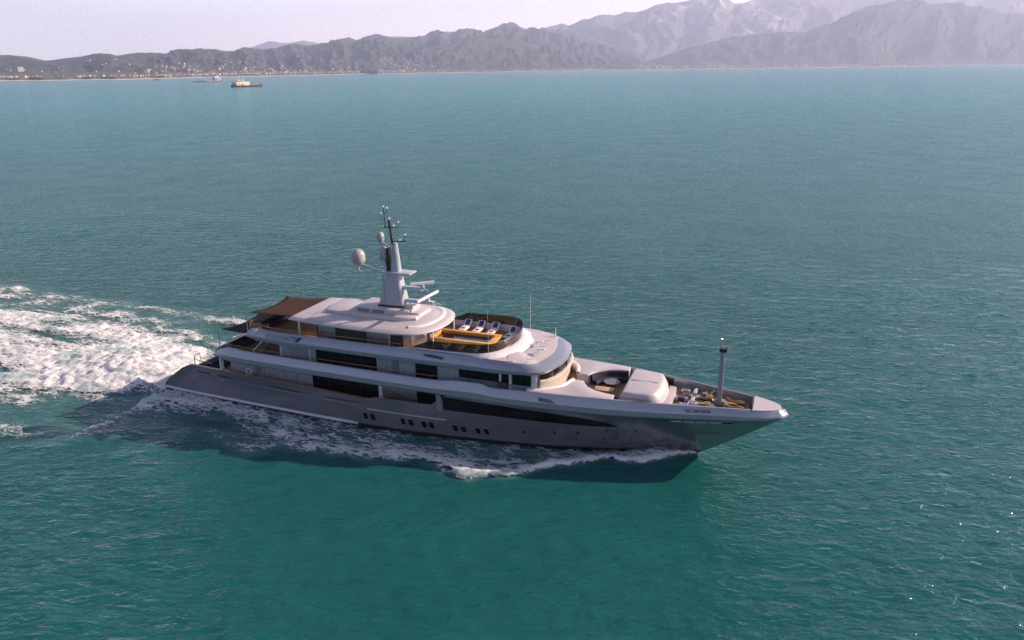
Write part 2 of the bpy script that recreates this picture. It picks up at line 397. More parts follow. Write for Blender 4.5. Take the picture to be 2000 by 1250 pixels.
# ---- band 1: upper deck fascia aft running on as the foredeck bulwark
zc1 = interp([7, 9, 16, 25, 31.8, 33, 34.2, 36.8, 37.5, 40, 48, 55, 59, 60.5, 61.5, 62], [5.35, 6.15, 6.1, 6.0, 5.9, 5.98, 6.13, 6.15, 5.84, 5.9, 5.82, 5.62, 5.5, 5.42, 5.3, 5.2])
zb1 = interp([7, 9, 33, 40, 48, 56, 60, 62], [5.02, 4.92, 4.72, 4.58, 4.5, 4.55, 4.62, 4.7])
P1 = [(7.0, -3.6), (7.25, -4.4)] + [(x, y) for x, y in hull_band_path(8.4, 62)] + [(7.25, 4.4), (7.0, 3.6)]
# smooth the aft corner
for i, (x, y) in enumerate(P1):
    if 7.5 < x < 11: P1[i] = (x, math.copysign(min(abs(y), 4.4 + (x - 7.25) * .28 if x < 9.5 else 5.05), y))
nose = lambda x: 1.0 if x < 58 else max(.55, 1 - (x - 58) / 9)
band = MB()
sweep(band, P1, [(.55, lambda x: zb1(x) + .02), (.06, lambda x: zb1(x) - .03), (0, lambda x: zb1(x) + .03), (-.02, lambda x: zb1(x) + .1), (0, lambda x: zb1(x) + (zc1(x) - zb1(x)) * .36),
       (.05, lambda x: zb1(x) + (zc1(x) - zb1(x)) * .39), (.15, lambda x: zb1(x) + (zc1(x) - zb1(x)) * .66), (.30, lambda x: zc1(x) - .06),
       (.36, zc1), (.5, lambda x: zc1(x) - .005), (.54, lambda x: zc1(x) - .06), (.55, lambda x: zc1(x) - .9)])
band.build('lower_bulwark_band', M['silver'], yacht, angle=16)
sm = MB(); off = inset(P1, 1.0, False)
for sgn in (-1, 1):
    sm.tube([(x + (ox-x)*.035, y + (oy-y)*.035, zb1(x) + (zc1(x) - zb1(x)) * .385) for (x, y), (ox, oy) in zip(P1, off) if 8 < x < 60 and y * sgn > 0], .014, 4)
sm.build('band_seam', M['line'], yacht)
up = [p for p in inset([q for q in P1 if q[0] < 42.5], .3, False)]
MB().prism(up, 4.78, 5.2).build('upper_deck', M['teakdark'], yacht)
# aft end of the band: transverse fascia
MB().box(7.05, 7.5, -3.9, 3.9, 5.0, 5.6, .1).build('aft_fascia', M['silver'], yacht)

# ---- superstructure walls with windows
def wall_prism(pts, z0, z1, name, mt): return MB().prism(pts + [(x, -y) for x, y in reversed(pts)], z0, z1).build(name, mt, yacht)
wall_prism([(9.1, -4.2), (33.0, -4.2), (34.5, -4.6), (40, -4.4)], 2.45, 4.8, 'main_deck_house', M['panel'])
def side_panel(x0, x1, y, z0, z1, name, mt, off=.02, both=True):
    for s in ((-1, 1) if both else (-1,)):
        MB().box(x0, x1, min(s*(y+off), s*(y-.05)), max(s*(y+off), s*(y-.05)), z0, z1).build(name, mt, yacht, smooth=False)
side_panel(18.75, 25.95, 4.2, 2.62, 4.6, 'saloon_window', M['glass'])
for x in (20.5, 22.3, 24.1): side_panel(x, x + .05, 4.2, 2.62, 4.6, 'window_joint', M['black'], .028)
for x in (21.0, 22.65, 24.3): side_panel(x, x + .05, 4.2, 5.25, 7.15, 'window_joint', M['black'], .028)
for x in (35.5, 36.8, 40.1): side_panel(x, x + .04, 4.2, 6.15, 7.08, 'window_joint', M['black'], .028)
side_panel(26.0, 26.35, 4.2, 2.5, 4.78, 'house_pillar', M['white'], .06)
side_panel(26.4, 29.9, 4.2, 2.6, 4.7, 'recess_panel', M['brushed'])
side_panel(29.95, 32.9, 4.2, 2.6, 4.65, 'side_door', M['glass'])
for x in (10.2, 12.0, 13.1, 13.9, 14.8, 15.6, 16.5, 17.4): side_panel(x, x + .03, 4.2, 2.6, 4.4, 'panel_joint', M['line'], .012)
for x in (13.6, 14.3, 15.5): side_panel(x, x + .22, 4.2, 3.7, 3.95, 'wall_locker', M['grey'], .03)
side_panel(12.1, 12.9, 4.2, 3.6, 4.55, 'wall_vent', M['grey'], .025)
for s in (-1, 1):  # supports between bulwark and band at the side opening
    MB().prism([(8.2, s*4.3), (8.35, s*4.3), (8.35, s*4.75), (8.2, s*4.75)][::s], 2.45, 5.0).build('aft_pillar', M['white'], yacht, smooth=False)
# upper deck house; front curves round under the brow
front = [(41.0, -4.12), (41.7, -3.9), (42.2, -3.4), (42.6, -2.5), (42.85, -1.3), (42.92, 0)]
fp = front + [(x, -y) for x, y in reversed(front[:-1])]
MB().prism([(15.3, -4.2), (38, -4.2)] + fp + [(38, 4.2), (15.3, 4.2)], 5.2, 7.45).build('upper_deck_house', M['panel'], yacht)
fo = inset([(38, -4.2)] + fp + [(38, 4.2)], -.03, False)
def front_strip(z0, z1, off, name, mt, i0=0, i1=None):
    pp = inset([(39.5, -4.2)] + fp + [(39.5, 4.2)], -off, False)[i0:i1]
    mb = MB(); mb.rings([[(x, y, z0) for x, y in pp], [(x, y, z1) for x, y in pp]], False); return mb.build(name, mt, yacht, angle=60)
front_strip(6.72, 7.42, .02, 'bridge_window', M['glass'], 2, -2)
def roundstrip(i0, i1):
    pp0 = [(39.5, -4.2)] + fp + [(39.5, 4.2)]
    mb = MB(); rs = []
    for o_, z in ((.02, 5.25), (.05, 5.8), (.16, 6.3), (.3, 6.6), (.3, 6.68), (.2, 6.72), (.03, 6.72)):
        pp = inset(pp0, -o_, False)[i0:i1]; rs.append([(x, y, z) for x, y in pp])
    mb.rings(rs, False).build('bridge_sill', M['beige'], yacht, angle=60)
roundstrip(2, -2)
for i in range(1, len(fp) - 1, 2):
    x, y = fp[i]; MB().tube([(x + .03, y, 6.7), (x + .05, y, 7.45)], .05, 5).build('window_mullion', M['black'], yacht)
U = 4.2
side_panel(16.45, 18.55, U, 5.3, 7.2, 'shutter_panel', mat('lilac_grey_panel', (.30, .29, .36), .4, .3, noise=.05), .012)
side_panel(15.32, 15.5, U, 5.25, 7.4, 'house_pillar', M['white'], .05)
side_panel(18.62, 18.75, U, 5.25, 7.4, 'house_pillar', M['white'], .05)
side_panel(19.4, 25.95, U, 5.25, 7.15, 'stateroom_window', M['glass'])
side_panel(27.6, 28.3, U, 5.3, 7.2, 'recess_panel', M['grey'], .012)
for x in (26.5, 27.0, 33.2): side_panel(x, x + .03, U, 5.3, 7.2, 'panel_joint', M['line'], .012)
side_panel(29.95, 32.15, U, 5.25, 7.2, 'side_door', M['glass'])
side_panel(34.25, 38.1, U, 6.15, 7.08, 'bridge_side_window', M['glass'])
side_panel(38.3, 39.0, U, 6.15, 7.08, 'bridge_side_window', M['glass'])
side_panel(39.3, 41.0, U, 6.15, 7.08, 'bridge_side_window', M['glass'])
for x in (38.1, 39.02): side_panel(x, x + .2, U, 5.3, 7.4, 'house_pillar', M['white'], .05)
for s in (-1, 1): MB().box(41.0, 41.5, min(s*4.15, s*3.9), max(s*4.15, s*3.9), 5.25, 7.4, .03).build('house_pillar', M['white'], yacht)
side_panel(34.2, 40.9, U, 5.98, 6.12, 'window_sill', M['silver'], .07)
# brow recess door and nav box on the side deck
MB().box(38.0, 38.9, -4.6, -4.3, 5.3, 6.3, .05).build('side_locker', M['dark'], yacht)

# ---- band 2: sun deck fascia, brow
xs2 = list(np.linspace(12.2, 38, 40))
b2 = curve([11.3, 13, 20, 30, 36, 40, 41.6, 42.5, 43.1, 43.3], [4.45, 4.85, 5.0, 5.0, 4.93, 4.68, 4.3, 3.3, 1.7, 0])
st = [(11.25, -3.6), (11.4, -4.3), (11.8, -4.62)] + [(x, -b2(x)) for x in xs2] + [(x, -b2(x)) for x in (39, 40, 40.7)] + [(41.3, -4.45), (41.8, -4.2), (42.2, -3.8), (42.48, -3.2), (42.7, -2.5), (42.9, -1.6), (43.0, -.8), (43.05, 0)]
P2 = st + [(x, -y) for x, y in reversed(st[:-1])]
zc2 = interp([11.2, 12.5, 19, 28.6, 29.6, 34.6, 38.6, 40.9, 42.2, 43.3], [7.95, 8.5, 8.42, 8.42, 8.44, 8.43, 8.25, 8.1, 7.92, 7.85])
zb2 = interp([11.2, 12.5, 16, 26, 38, 41, 43.3], [7.62, 7.5, 7.38, 7.28, 7.22, 7.3, 7.35])
b = MB()
fr = lambda a, c: (lambda x: a if x < 40.5 else a + (c - a) * min(1, (x - 40.5) / 1.9))
sweep(b, P2, [(.5, lambda x: zb2(x) + .03), (.05, lambda x: zb2(x) - .02), (0, lambda x: zb2(x) + .05), (-.01, lambda x: zb2(x) + (zc2(x)-zb2(x))*.30), (.06, lambda x: zb2(x) + (zc2(x)-zb2(x))*.36),
      (fr(.16, .3), lambda x: zb2(x) + (zc2(x)-zb2(x))*.62), (fr(.28, .6), lambda x: zb2(x) + (zc2(x)-zb2(x))*.82), (fr(.36, .95), lambda x: zc2(x) - .06), (fr(.44, 1.3), zc2),
      (lambda x: .56 if x < 38.6 else fr(.44, 1.3)(x), zc2), (lambda x: .60 if x < 38.6 else fr(.44, 1.3)(x), lambda x: zc2(x) - (.06 if x < 38.6 else 0)), (lambda x: .61 if x < 38.6 else fr(.44, 1.3)(x), lambda x: zc2(x) - (.8 if x < 38.6 else 0))])
b.build('upper_bulwark_band', M['silver'], yacht, angle=19)
sd_ = inset([q for q in P2], .4, True)
MB().prism([q for q in sd_ if q[0] < 39.3], 7.4, 7.9).build('sun_deck', M['teak'], yacht)
# brow roof ahead of the glass screen: gently cambered sheet
ir = inset(P2, 1.0, True); rs = []
for k in range(0, 9):
    f = k / 8; ring = []
    for (x, y), (ox, oy) in zip(P2, ir):
        if x < 38.6: continue
        ins = fr(.43, 1.28)(x); ax, ay = x + (ox-x)*ins, y + (oy-y)*ins
        tx = 37.6; ring.append((ax + (tx - ax) * f * .98 if ax > tx else ax, ay * (1 - f * .97), zc2(x) + .004 + (.26 * (1 - (1-f)**2) if x > 30 else 0)))
    rs.append(ring)
MB().rings(rs, False).build('brow_roof', M['roof'], yacht, angle=50)
for s in (-1, 1):
    q = [(36.6, s*4.5), (38.75, s*4.42), (39.4, s*4.2), (39.4, s*2.5), (38.5, s*2.9), (37.4, s*3.8)]
    MB().prism(q if s < 0 else q[::-1], 8.0, lambda x, y: 8.325 - .02 * (x - 36.6)).build('brow_side_plate', M['roof'], yacht)
# sun deck aft portion side inner and rails
def rail_along(path, zf, h, name, step=2.0, mt='rail', r=.035, ins=.45):
    mb = MB(); pp = inset(path, ins, False); mb.tube([(x, y, zf(x) + h) for x, y in pp], r, 6); acc = 0; po = MB()
    for i in range(1, len(pp)):
        acc += (Vector(pp[i]) - Vector(pp[i-1])).length
        if acc > step: acc = 0; po.tube([(pp[i][0], pp[i][1], zf(pp[i][0]) - .3), (pp[i][0], pp[i][1], zf(pp[i][0]) + h)], .02, 5)
    o = mb.build(name, M[mt], yacht); po.build('stanchions', M['steel'], o); return o
for s in (-1, 1):
    rail_along([q for q in P1[:len(P1)//2] if 8.5 < q[0] < 33] if s < 0 else [q for q in P1[len(P1)//2:] if 8.5 < q[0] < 33], zc1, .34, 'handrail')
    rail_along([q for q in P2[:len(P2)//2] if 11.9 < q[0] < 28.8] if s < 0 else [q for q in P2[len(P2)//2:] if 11.9 < q[0] < 28.8], zc2, .34, 'handrail')
# louvred vent on the sun deck fascia
for s in (-1, 1):
    v = MB(); o = .06
    for i in range(7):
        x = 14.3 + i * .52
        v.add([(x, s*(b2(x) - .045), 7.82), (x + .3, s*(b2(x + .3) - .045), 7.82), (x + .58, s*(b2(x + .5) - .215), 8.22), (x + .28, s*(b2(x + .2) - .215), 8.22)], [(0, 1, 2, 3)])
    ai = v.build('louvre', M['grey'], None, smooth=False)
    v = MB(); v.add([(14.0, s*(b2(14.0) - .052), 7.80), (18.0, s*(b2(18.0) - .052), 7.80), (18.5, s*(b2(18.4) - .225), 8.23), (14.4, s*(b2(14.4) - .225), 8.23)], [(0, 1, 2, 3)])
    ai.parent = v.build('air_intake', M['black'], yacht, smooth=False)
    v = MB(); pts = [(31.0, 8.22), (31.35, 8.0), (32.6, 7.92), (33.2, 7.88), (33.0, 8.12), (32.3, 8.2)]
    bnd = [(x, s*(b2(x) + .03 - .16 * ((z - 7.22) / 1.2)), z) for x, z in pts]
    v.add(bnd, [tuple(range(6))]); vo = v.build('side_light_recess', M['black'], yacht, smooth=False)
    MB().tube(bnd + [bnd[0]], .035, 5).build('frame', M['steel'], vo)
    v = MB(); pts = [(41.9, 5.55), (41.95, 5.2), (43.4, 5.1), (43.0, 5.45)]
    v.add([(x, s*(K0(x) - .06), z) for x, z in pts], [(0, 1, 2, 3)]); v.build('side_hatch', M['grey'], yacht, smooth=False)

# ---- sun deck house and hardtop
sh = [(19.2, -3.5), (27.5, -3.5), (28.8, -3.35), (29.5, -2.9), (29.9, -2.1), (30.05, -1.2)]
MB().prism(sh + [(x, -y) for x, y in reversed(sh)], 7.9, 9.6).build('sun_deck_house', M['brushed'], yacht, angle=50)
side_panel(19.25, 19.4, 3.5, 7.95, 9.5, 'house_pillar', M['black'], .03)
side_panel(21.3, 24.7, 3.5, 7.95, 9.45, 'lounge_opening', M['dark'], .015)
side_panel(27.15, 28.4, 3.42, 7.95, 9.45, 'side_door', M['dark'], .11)
side_panel(27.0, 27.12, 3.5, 7.95, 9.5, 'house_pillar', M['white'], .04)
MB().box(22.0, 24.2, -3.56, -3.52, 9.3, 9.38).build('lounge_lamp', M['gold'], yacht)
for s in (-1, 1):
    MB().tube([(17.3, s*3.55, 7.9), (17.3, s*3.55, 9.6)], .09, 10).build('hardtop_post', M['white'], yacht)
    MB().tube([(30.9, s*2.3, 7.9), (30.9, s*2.3, 9.6)], .07, 10).build('hardtop_post', M['white'], yacht)
MB().box(17.6, 18.6, -3.0, -2.6, 9.15, 9.25).build('bar_lamp', M['gold'], yacht)
# carved screen by the pool
MB().prism([(30.05, -1.5), (30.2, -1.5), (30.2, 1.1), (30.05, 1.1)], 7.9, 9.5).build('carved_screen', mat('carved_screen', (.25, .22, .26), .5, .3, noise=.9, nscale=9), yacht)
ht = [(16.1, -3.6), (17.5, -3.85), (20, -4.15), (23, -4.4), (26, -4.5), (28, -4.45), (29.3, -4.2), (30.15, -3.7), (30.75, -3.0), (31.15, -2.1), (31.4, -1.1), (31.5, 0)]
ht = [(float(x), float(y)) for x, y in ht]
HT = ht + [(x, -y) for x, y in reversed(ht[:-1])]
rs = []
for ins, z in ((.6, 9.42), (.12, 9.44), (0, 9.5), (.04, 9.6), (.30, 9.76), (.42, 9.80), (.9, 9.86), (1.4, 9.9)):
    pp = inset(HT, ins * .9, True); rs.append([(x, y, z - .02 * max(0, 20 - x) / 4) for x, y in pp])
mb = MB().rings(rs, True, False, False)
pp = inset(HT, 1.26, True); rs = []
for f in np.linspace(0, 1, 8): rs.append([(x + (min(max(x, 18), 29) - x) * f, y * (1 - f), 9.9 - .02 * max(0, 20 - x) / 4 + .22 * (1 - (1 - f) ** 2)) for x, y in pp])
mb.rings(rs, True)
mb.rings([[(x, y, 9.43) for x, y in inset(HT, .5, True)], [(24 + (x-24)*.02, 0, 9.43) for x, y in HT]], True)
mb.build('hardtop', M['roof'], yacht, angle=24)
MB().tube([(18.6, y, 9.93 + .16 * (1 - (abs(y)/3)**2)) for y in np.linspace(-3.9, 3.9, 12)], .02, 4).build('hardtop_seam', M['line'], yacht)
# raised lip round the front of the hardtop
lip = MB(); pl = inset(HT, .85, True)
pl = [p for p in pl if p[0] > 28]
sweep(lip, pl, [(0, 9.83), (.02, 9.97), (.12, 10.0), (.45, 9.98), (.6, 9.9)]); lip.build('hardtop_lip', M['white'], yacht, angle=60)
# stepped mast platform with grilles
def step(pts, z0, z1, name, mt, bev=.1): return MB().prism(pts, z0, z1, bev).build(name, M[mt], yacht, angle=50)
step([(19.3, -1.9), (22.6, -2.1), (22.6, 2.1), (19.3, 1.9), (18.8, 0)], 9.9, 10.28, 'roof_step', 'roof', .12)
step([(22.3, -2.2), (27.6, -2.2), (28.9, -1.6), (28.9, 1.6), (27.6, 2.2), (22.3, 2.2)], 9.9, 10.42, 'roof_step', 'roof', .2)
step([(22.4, -1.7), (26.9, -1.7), (27.9, -1.2), (27.9, 1.2), (26.9, 1.7), (22.4, 1.7)], 10.35, 10.85, 'mast_platform', 'roof', .12)
for x in (22.8, 24.4): MB().box(x, x + 1.25, -1.725, -1.69, 10.45, 10.75).build('vent_grille', M['grey'], yacht, smooth=False)
MB().lathe([(.01, 0), (.5, 0), (.5, .06), (.42, .07), (.42, .03), (.01, .03)], (20.9, 2.2, 10.1)).build('roof_hatch', M['grey'], yacht)
# ---- glass screen (dodger) round the forward sun deck
dg = [(29.9, -4.3), (31.5, -4.32), (33.5, -4.3), (35.4, -4.25), (36.4, -4.1), (37.1, -3.75), (37.6, -3.1), (38.0, -2.2), (38.3, -1.2), (38.4, 0)]
DG = dg + [(x, -y) for x, y in reversed(dg[:-1])]
cb = MB()
zr = lambda x: 8.5 + .12 * min(1, max(0, (x - 34) / 3))
zb_ = lambda x: float(np.interp(x, [29, 34.5, 38.8], [8.38, 8.35, 8.18]))
oo = lambda x: -.16 if x < 35.5 else -.16 - .95 * min(1, (x - 35.5) / 2.6)
sweep(cb, DG, [(oo, zb_), (lambda x: oo(x) * .8, lambda x: zb_(x) + (zr(x)-zb_(x)) * .35), (lambda x: oo(x) * .3, lambda x: zr(x) - .06), (0.0, zr), (.12, zr), (.14, lambda x: zr(x) - .04), (.14, 7.9)])
cb.build('screen_coaming', M['white'], yacht, angle=60)
g = MB(); zt2 = interp([29.9, 31.5, 36, 38.8], [8.56, 9.25, 9.38, 9.42])
sweep(g, DG, [(.03, zr), (-.05, zt2), (-.03, zt2), (.055, zr)])
gs = g.build('glass_screen', M['tint'], yacht, angle=60)
tr_ = MB(); off = inset(DG, 1, False); tr_.tube([(x - (ox-x)*.045, y - (oy-y)*.045, zt2(x) + .015) for (x, y), (ox, oy) in zip(DG, off)], .022, 5); tr_.build('top_trim', M['black'], gs)
# ---- pool
MB().box(29.9, 36.4, -1.5, 1.5, 7.9, 8.12, .03).build('pool_step', M['teak'], yacht)
rim = MB()
for b_ in ((29.9, 36.3, -1.42, -1.02), (29.9, 36.3, 1.02, 1.42)): rim.box(*b_, 8.1, 8.5, .04)
rim.box(35.7, 36.35, -1.025, 1.025, 8.1, 8.497, .04); rim.box(29.85, 30.25, -1.02, 1.02, 8.1, 8.49, .03)
pr = rim.build('pool_rim', M['varnish'], yacht)
MB().box(30.2, 35.75, -1.05, 1.05, 8.02, 8.2).build('pool_basin', M['poolwater'], pr, smooth=False)
MB().lathe([(.01, 0), (.05, 0), (.05, .2), (.01, .25)], (31.0, -.8, 8.2), 8).build('pool_tap', M['steel'], pr)
# ---- loungers
def make_lounger():
    t = empty('sun_lounger', (0, 0, 0))   # local: foot at -y, head at +y
    f = MB()
    for s in (-1, 1):
        f.tube([(s*.33, -.95, .28), (s*.33, .35, .28), (s*.33, .5, .3)], .03, 5)
        for y in (-.85, .75): f.box(s*.33 - .03, s*.33 + .03, y - .03, y + .03, 0, .27)
        f.tube([(s*.33, .35, .28), (s*.33, .85, .28)], .03, 5); f.tube([(s*.33, .85, .2), (s*.33, .75, .62)], .022, 5)
    f.tube([(-.33, -.95, .28), (.33, -.95, .28)], .03, 5); f.tube([(-.33, .85, .2), (.33, .85, .2)], .025, 5)
    f.build('frame', M['varnish'], t)
    MB().box(-.37, .37, -1.0, .3, .3, .42, .04).build('seat_cushion', M['cushion'], t)
    b = MB(); bm = bmesh.new(); bmesh.ops.create_cube(bm, size=1)
    for v in bm.verts: v.co = Vector((v.co.x * .74, v.co.y * .85, v.co.z * .11))
    bmesh.ops.bevel(bm, geom=bm.edges[:], offset=.035, segments=2, affect='EDGES')
    b.addbm(bm, Matrix.Translation((0, .62, .62)) @ Matrix.Rotation(R(38), 4, 'X')); b.build('backrest', M['cushion'], t)
    tw = MB(); tw.obb((0, .60, .69), (.23, 0, 0), (0, .30*math.cos(R(38)), .30*math.sin(R(38))), (0, -.012, .016)); tw.build('back_towel', M['towel'], t, smooth=False)
    MB().box(-.17, .17, -.62, -.38, .421, .48, .02).build('folded_towel', M['towel'], t)
    return t
lg = make_lounger(); ord_p = ['closest to the hardtop', 'second from the hardtop', 'third from the hardtop', 'standing apart at the forward end']
spots = [(31.8, 3.05, 0), (33.25, 3.0, 0), (34.75, 2.95, 0), (36.75, 2.25, -.1)]
for i, (x, y, a) in enumerate(spots):
    o = lg if i == 0 else copy_tree(lg); o.location = (x, y, 7.905); o.rotation_euler.z = a
    tag(o, 'white sun lounger beyond the pool, ' + ord_p[i], 'sun lounger', 'sun loungers on the sun deck')
for i, x in enumerate((32.1, 33.55, 35.0)):
    o = copy_tree(lg); o.location = (x, -2.75, 7.905); o.rotation_euler.z = math.pi
    tag(o, 'white sun lounger behind the near tinted screen, ' + ['closest to the hardtop', 'middle one of three', 'farthest forward of three'][i], 'sun lounger', 'sun loungers on the sun deck')
# ---- brow roof fittings
def whip(x, y, z, h, r=.03):
    t = MB(); t.tube([(x, y, z), (x, y, z + .3)], r * 1.6, 6); t.tube([(x, y, z + .3), (x, y, z + h)], r, 6, r * .6); return t.build('whip_antenna', M['white'], yacht)
whip(38.3, 3.6, 8.2, 3.9, .022); whip(37.2, -4.35, 8.2, 4.4, .017); whip(40.8, 3.6, 8.1, .9, .05); whip(40.6, -4.0, 8.05, .9, .02)
for x, y in ((40.0, .7), (40.8, -1.2)):
    t = MB(); t.obb((x + .15, y, 8.52), (.34, 0, .05), (0, .16, 0), (0, 0, .05)); t.tube([(x - .1, y, 8.2), (x - .1, y, 8.5)], .07, 8); t.build('searchlight', M['white'], yacht)
t = MB()
for y in np.linspace(-3.6, 3.2, 9): t.tube([(40.75, y, 8.15), (40.75, y, 8.6 if abs(y) > 2 else 8.4)], .018, 4); t.tube([(40.45, y, 8.38), (41.05, y, 8.38)], .018, 4)
t.build('wiper_rail', M['steel'], yacht)
# ---- foredeck
ins_ = lambda d: [(x, -(K0(x) - d)) for x in np.linspace(38.5, 58.9, 40)]
fd = ins_(.5); MB().prism(fd + [(x, -y) for x, y in reversed(fd)], 4.6, 4.88).build('foredeck', M['teak'], yacht)
cp = [(59.15, -(K0(59.15) - .3)), (60, -(K0(60)-.3)), (60.8, -(K0(60.8)-.32)), (61.3, -.45), (61.4, 0)]
CP = cp + [(x, -y) for x, y in reversed(cp[:-1])]
MB().prism(CP, 5.2, lambda x, y: 5.5 - .05 * (x - 59), 0).build('bow_cap', M['roof'], yacht)
MB().box(59.05, 59.2, -1.55, 1.55, 4.88, 5.5, .02).build('bow_bulkhead', M['black'], yacht)
def coaming(s):
    o = [(x, s*(K0(x) - .5)) for x in (40.6, 42, 44, 46, 48.05)]
    arc = [(48.05, s*2.95), (47.2, s*2.8), (46.3, s*2.5), (45.5, s*1.95), (45.05, s*1.3), (44.8, s*.75), (44.1, s*.68), (43.75, s*.72), (43.6, s*1.2), (43.5, s*1.9), (43.2, s*2.6), (42.6, s*3.3), (41.8, s*3.95), (40.6, s*4.25)]
    poly = o + arc if s < 0 else list(reversed(o + arc))
    c = MB().prism(poly, 4.85, lambda x, y: 5.86, .07).build('foredeck_coaming', M['roof'], yacht, angle=50)
    lp = MB(); a2 = [(40.7, s*4.4), (41.8, s*4.06), (42.6, s*3.42), (43.25, s*2.7), (43.58, s*1.9), (43.72, s*1.2), (43.86, s*.8)]
    rs = []
    for i, (x, y) in enumerate(a2):
        q = Vector(a2[min(i+1, 6)]) - Vector(a2[max(i-1, 0)]); n = Vector((q.y, -q.x)).normalized() * (1 if s < 0 else -1)
        rs.append([(x + n.x*d, y + n.y*d, z) for d, z in ((-.12, 5.2), (-.15, 5.95), (-.08, 6.0), (.06, 6.0), (.16, 5.87))])
    lp.rings(rs, False).build('coaming_lip', M['white'], c, angle=60)
    # curved sofa inside the arc
    arc2 = [(48.0, s*2.9), (47.2, s*2.75), (46.35, s*2.45), (45.6, s*1.9), (45.15, s*1.3), (44.95, s*.95)]
    so = MB(); rs = []; rb = []
    for i, (x, y) in enumerate(arc2):
        q = Vector(arc2[min(i+1, 5)]) - Vector(arc2[max(i-1, 0)]); n = Vector((q.y, -q.x)).normalized()
        if n.y * s > 0: n = -n
        rs.append([(x + n.x*d, y + n.y*d, z) for d, z in ((.05, 4.9), (.05, 5.3), (.15, 5.34), (.75, 5.34), (.82, 5.28), (.82, 4.9))])
        rb.append([(x + n.x*d, y + n.y*d, z) for d, z in ((.02, 5.3), (.02, 5.78), (.1, 5.82), (.2, 5.78), (.26, 5.34))])
    so.rings(rs, False); sf = so.build('lounge_seat', M['navy'], yacht, angle=50)
    MB().rings(rb, False).build('seat_back', M['navy'], sf, angle=50)
for s in (-1, 1): coaming(s)
MB().box(43.65, 44.1, -.6, .6, 4.88, 5.2, .04).build('foredeck_step', M['roof'], yacht)
t = MB().lathe([(.01, .0), (.3, 0), (.08, .05), (.08, .4), (.01, .4)], (46.9, 1.1, 4.88), 20); ta = t.build('lounge_table', M['grey'], yacht)
MB().lathe([(.01, .4), (.72, .4), (.75, .43), (.72, .46), (.01, .46)], (46.9, 1.1, 4.88), 28).build('table_top', M['grey'], ta)
MB().box(45.7, 47.4, -.9, .05, 4.885, 5.2, .03).build('low_timber_table', M['varnish'] if 0 else mat('pale_teak', (.55, .34, .17), .5, noise=.2, nscale=6), yacht)
# tender garage cover (big two-lidded box)
bx = [(48.55, -3.0), (51.6, -2.55), (51.95, -1.6), (52.1, 0)]
BX = bx + [(x, -y) for x, y in reversed(bx[:-1])]; rs = []
BX = [(48.55, -3.0), (49.6, -2.88), (50.7, -2.72), (51.5, -2.5), (51.8, -1.9), (52.0, -1.0), (52.05, 0), (52.0, 1.0), (51.8, 1.9), (51.5, 2.5), (50.7, 2.72), (49.6, 2.88), (48.55, 3.0)]
for ins, z in ((-.06, 4.88), (-.02, 5.5), (0, 5.95), (.06, 6.08), (.18, 6.15), (.4, 6.18)):
    rs.append([(x - max(0, (z - 5.4)) * .55 * max(0, (x - 50.2) / 1.8), y, z) for x, y in inset(BX, ins, True)])
rs.append([(50.1 + (x - 50.1)*.1, y*.1, 6.24) for x, y, z in rs[-1]])
gb = MB().rings(rs, True, False, True).build('tender_garage_cover', M['roof'], yacht, angle=50)
MB().box(48.9, 51.2, -.05, .05, 6.14, 6.245).build('lid_seam', M['panel'], gb); MB().tube([(48.53, -3.02, 5.75), (50.0, -2.9, 5.7), (50.9, -2.74, 5.3), (51.0, -2.72, 4.95)], .018, 4).build('lid_edge', M['line'], gb)
MB().prism([(51.9, -2.5), (52.5, -2.2), (52.75, 0), (52.5, 2.2), (51.9, 2.5)], 4.88, 5.12, .04).build('cover_step', M['roof'], yacht)
# louvre on the inside of the port bulwark, forward
gr = MB()
for k in range(7): gr.obb((51.35 + k*.12, K0(51.35 + k*.12) - .62, 5.25), (.04, -.01, 0), (0, .03, 0), (0, 0, .33))
gr.build('bulwark_grille', M['black'], yacht, smooth=False)
def windlass(s):
    w_ = MB(); x, y = 54.3, s*.85
    w_.box(x - .45, x + .45, y - .3, y + .3, 4.88, 5.15, .05); w_.tube([(x, y - .45, 5.35), (x, y + .45, 5.35)], .2, 12); w_.tube([(x, y + s*.45, 5.35), (x, y + s*.75, 5.35)], .14, 10)
    w_.tube([(x - .5, y, 5.1), (x - .5, y, 5.55)], .12, 10)
    o = w_.build('anchor_windlass', M['steel'], yacht)
    MB().lathe([(.01, 0), (.22, 0), (.14, .1), (.14, .35), (.24, .45), (.01, .47)], (x + .8, y + s*.25, 4.88), 14).build('capstan', M['bronze'], o)
    MB().tube([(x + .2, y, 5.05), (x + 1.3, y*.7, 5.0), (x + 2.0, y*.6, 4.95)], .06, 6).build('anchor_chain', M['steel'], o)
    for dx, dy in ((-1.0, .55), (.9, .75)):
        b = MB()
        for q in (0, .4): b.lathe([(.01, 0), (.09, 0), (.09, .35), (.13, .38), (.01, .42)], (x + dx + q, y + s*dy, 4.88), 10)
        b.box(x + dx - .15, x + dx + .55, y + s*dy - .12, y + s*dy + .12, 4.88, 4.93); b.build('bollard', M['steel'], yacht)
    f = MB(); f.lathe([(.01, 0), (.35, 0), (.38, .2), (.3, .42), (.01, .46)], (55.5, s*.8, 4.88), 14).build('mooring_drum', M['bronze'], yacht)
    # pointed fairlead fittings forward
    f = MB(); c = Vector((57.6, s*.62, 5.1)); rs = []
    for q, r in ((-.75, .02), (-.6, .07), (-.2, .08), (.1, .1), (.4, .2), (.65, .18), (.95, .02)):
        rs.append([(c.x + q, c.y + r*1.0*math.cos(a) - s*q*.1, c.z + r*math.sin(a) + (.25 if q < -.5 else 0)) for a in np.linspace(0, 2*math.pi, 11)[:-1]])
    f.rings(rs, True, True, True).build('chain_fairlead', M['bronze'], yacht)
for s in (-1, 1): windlass(s)
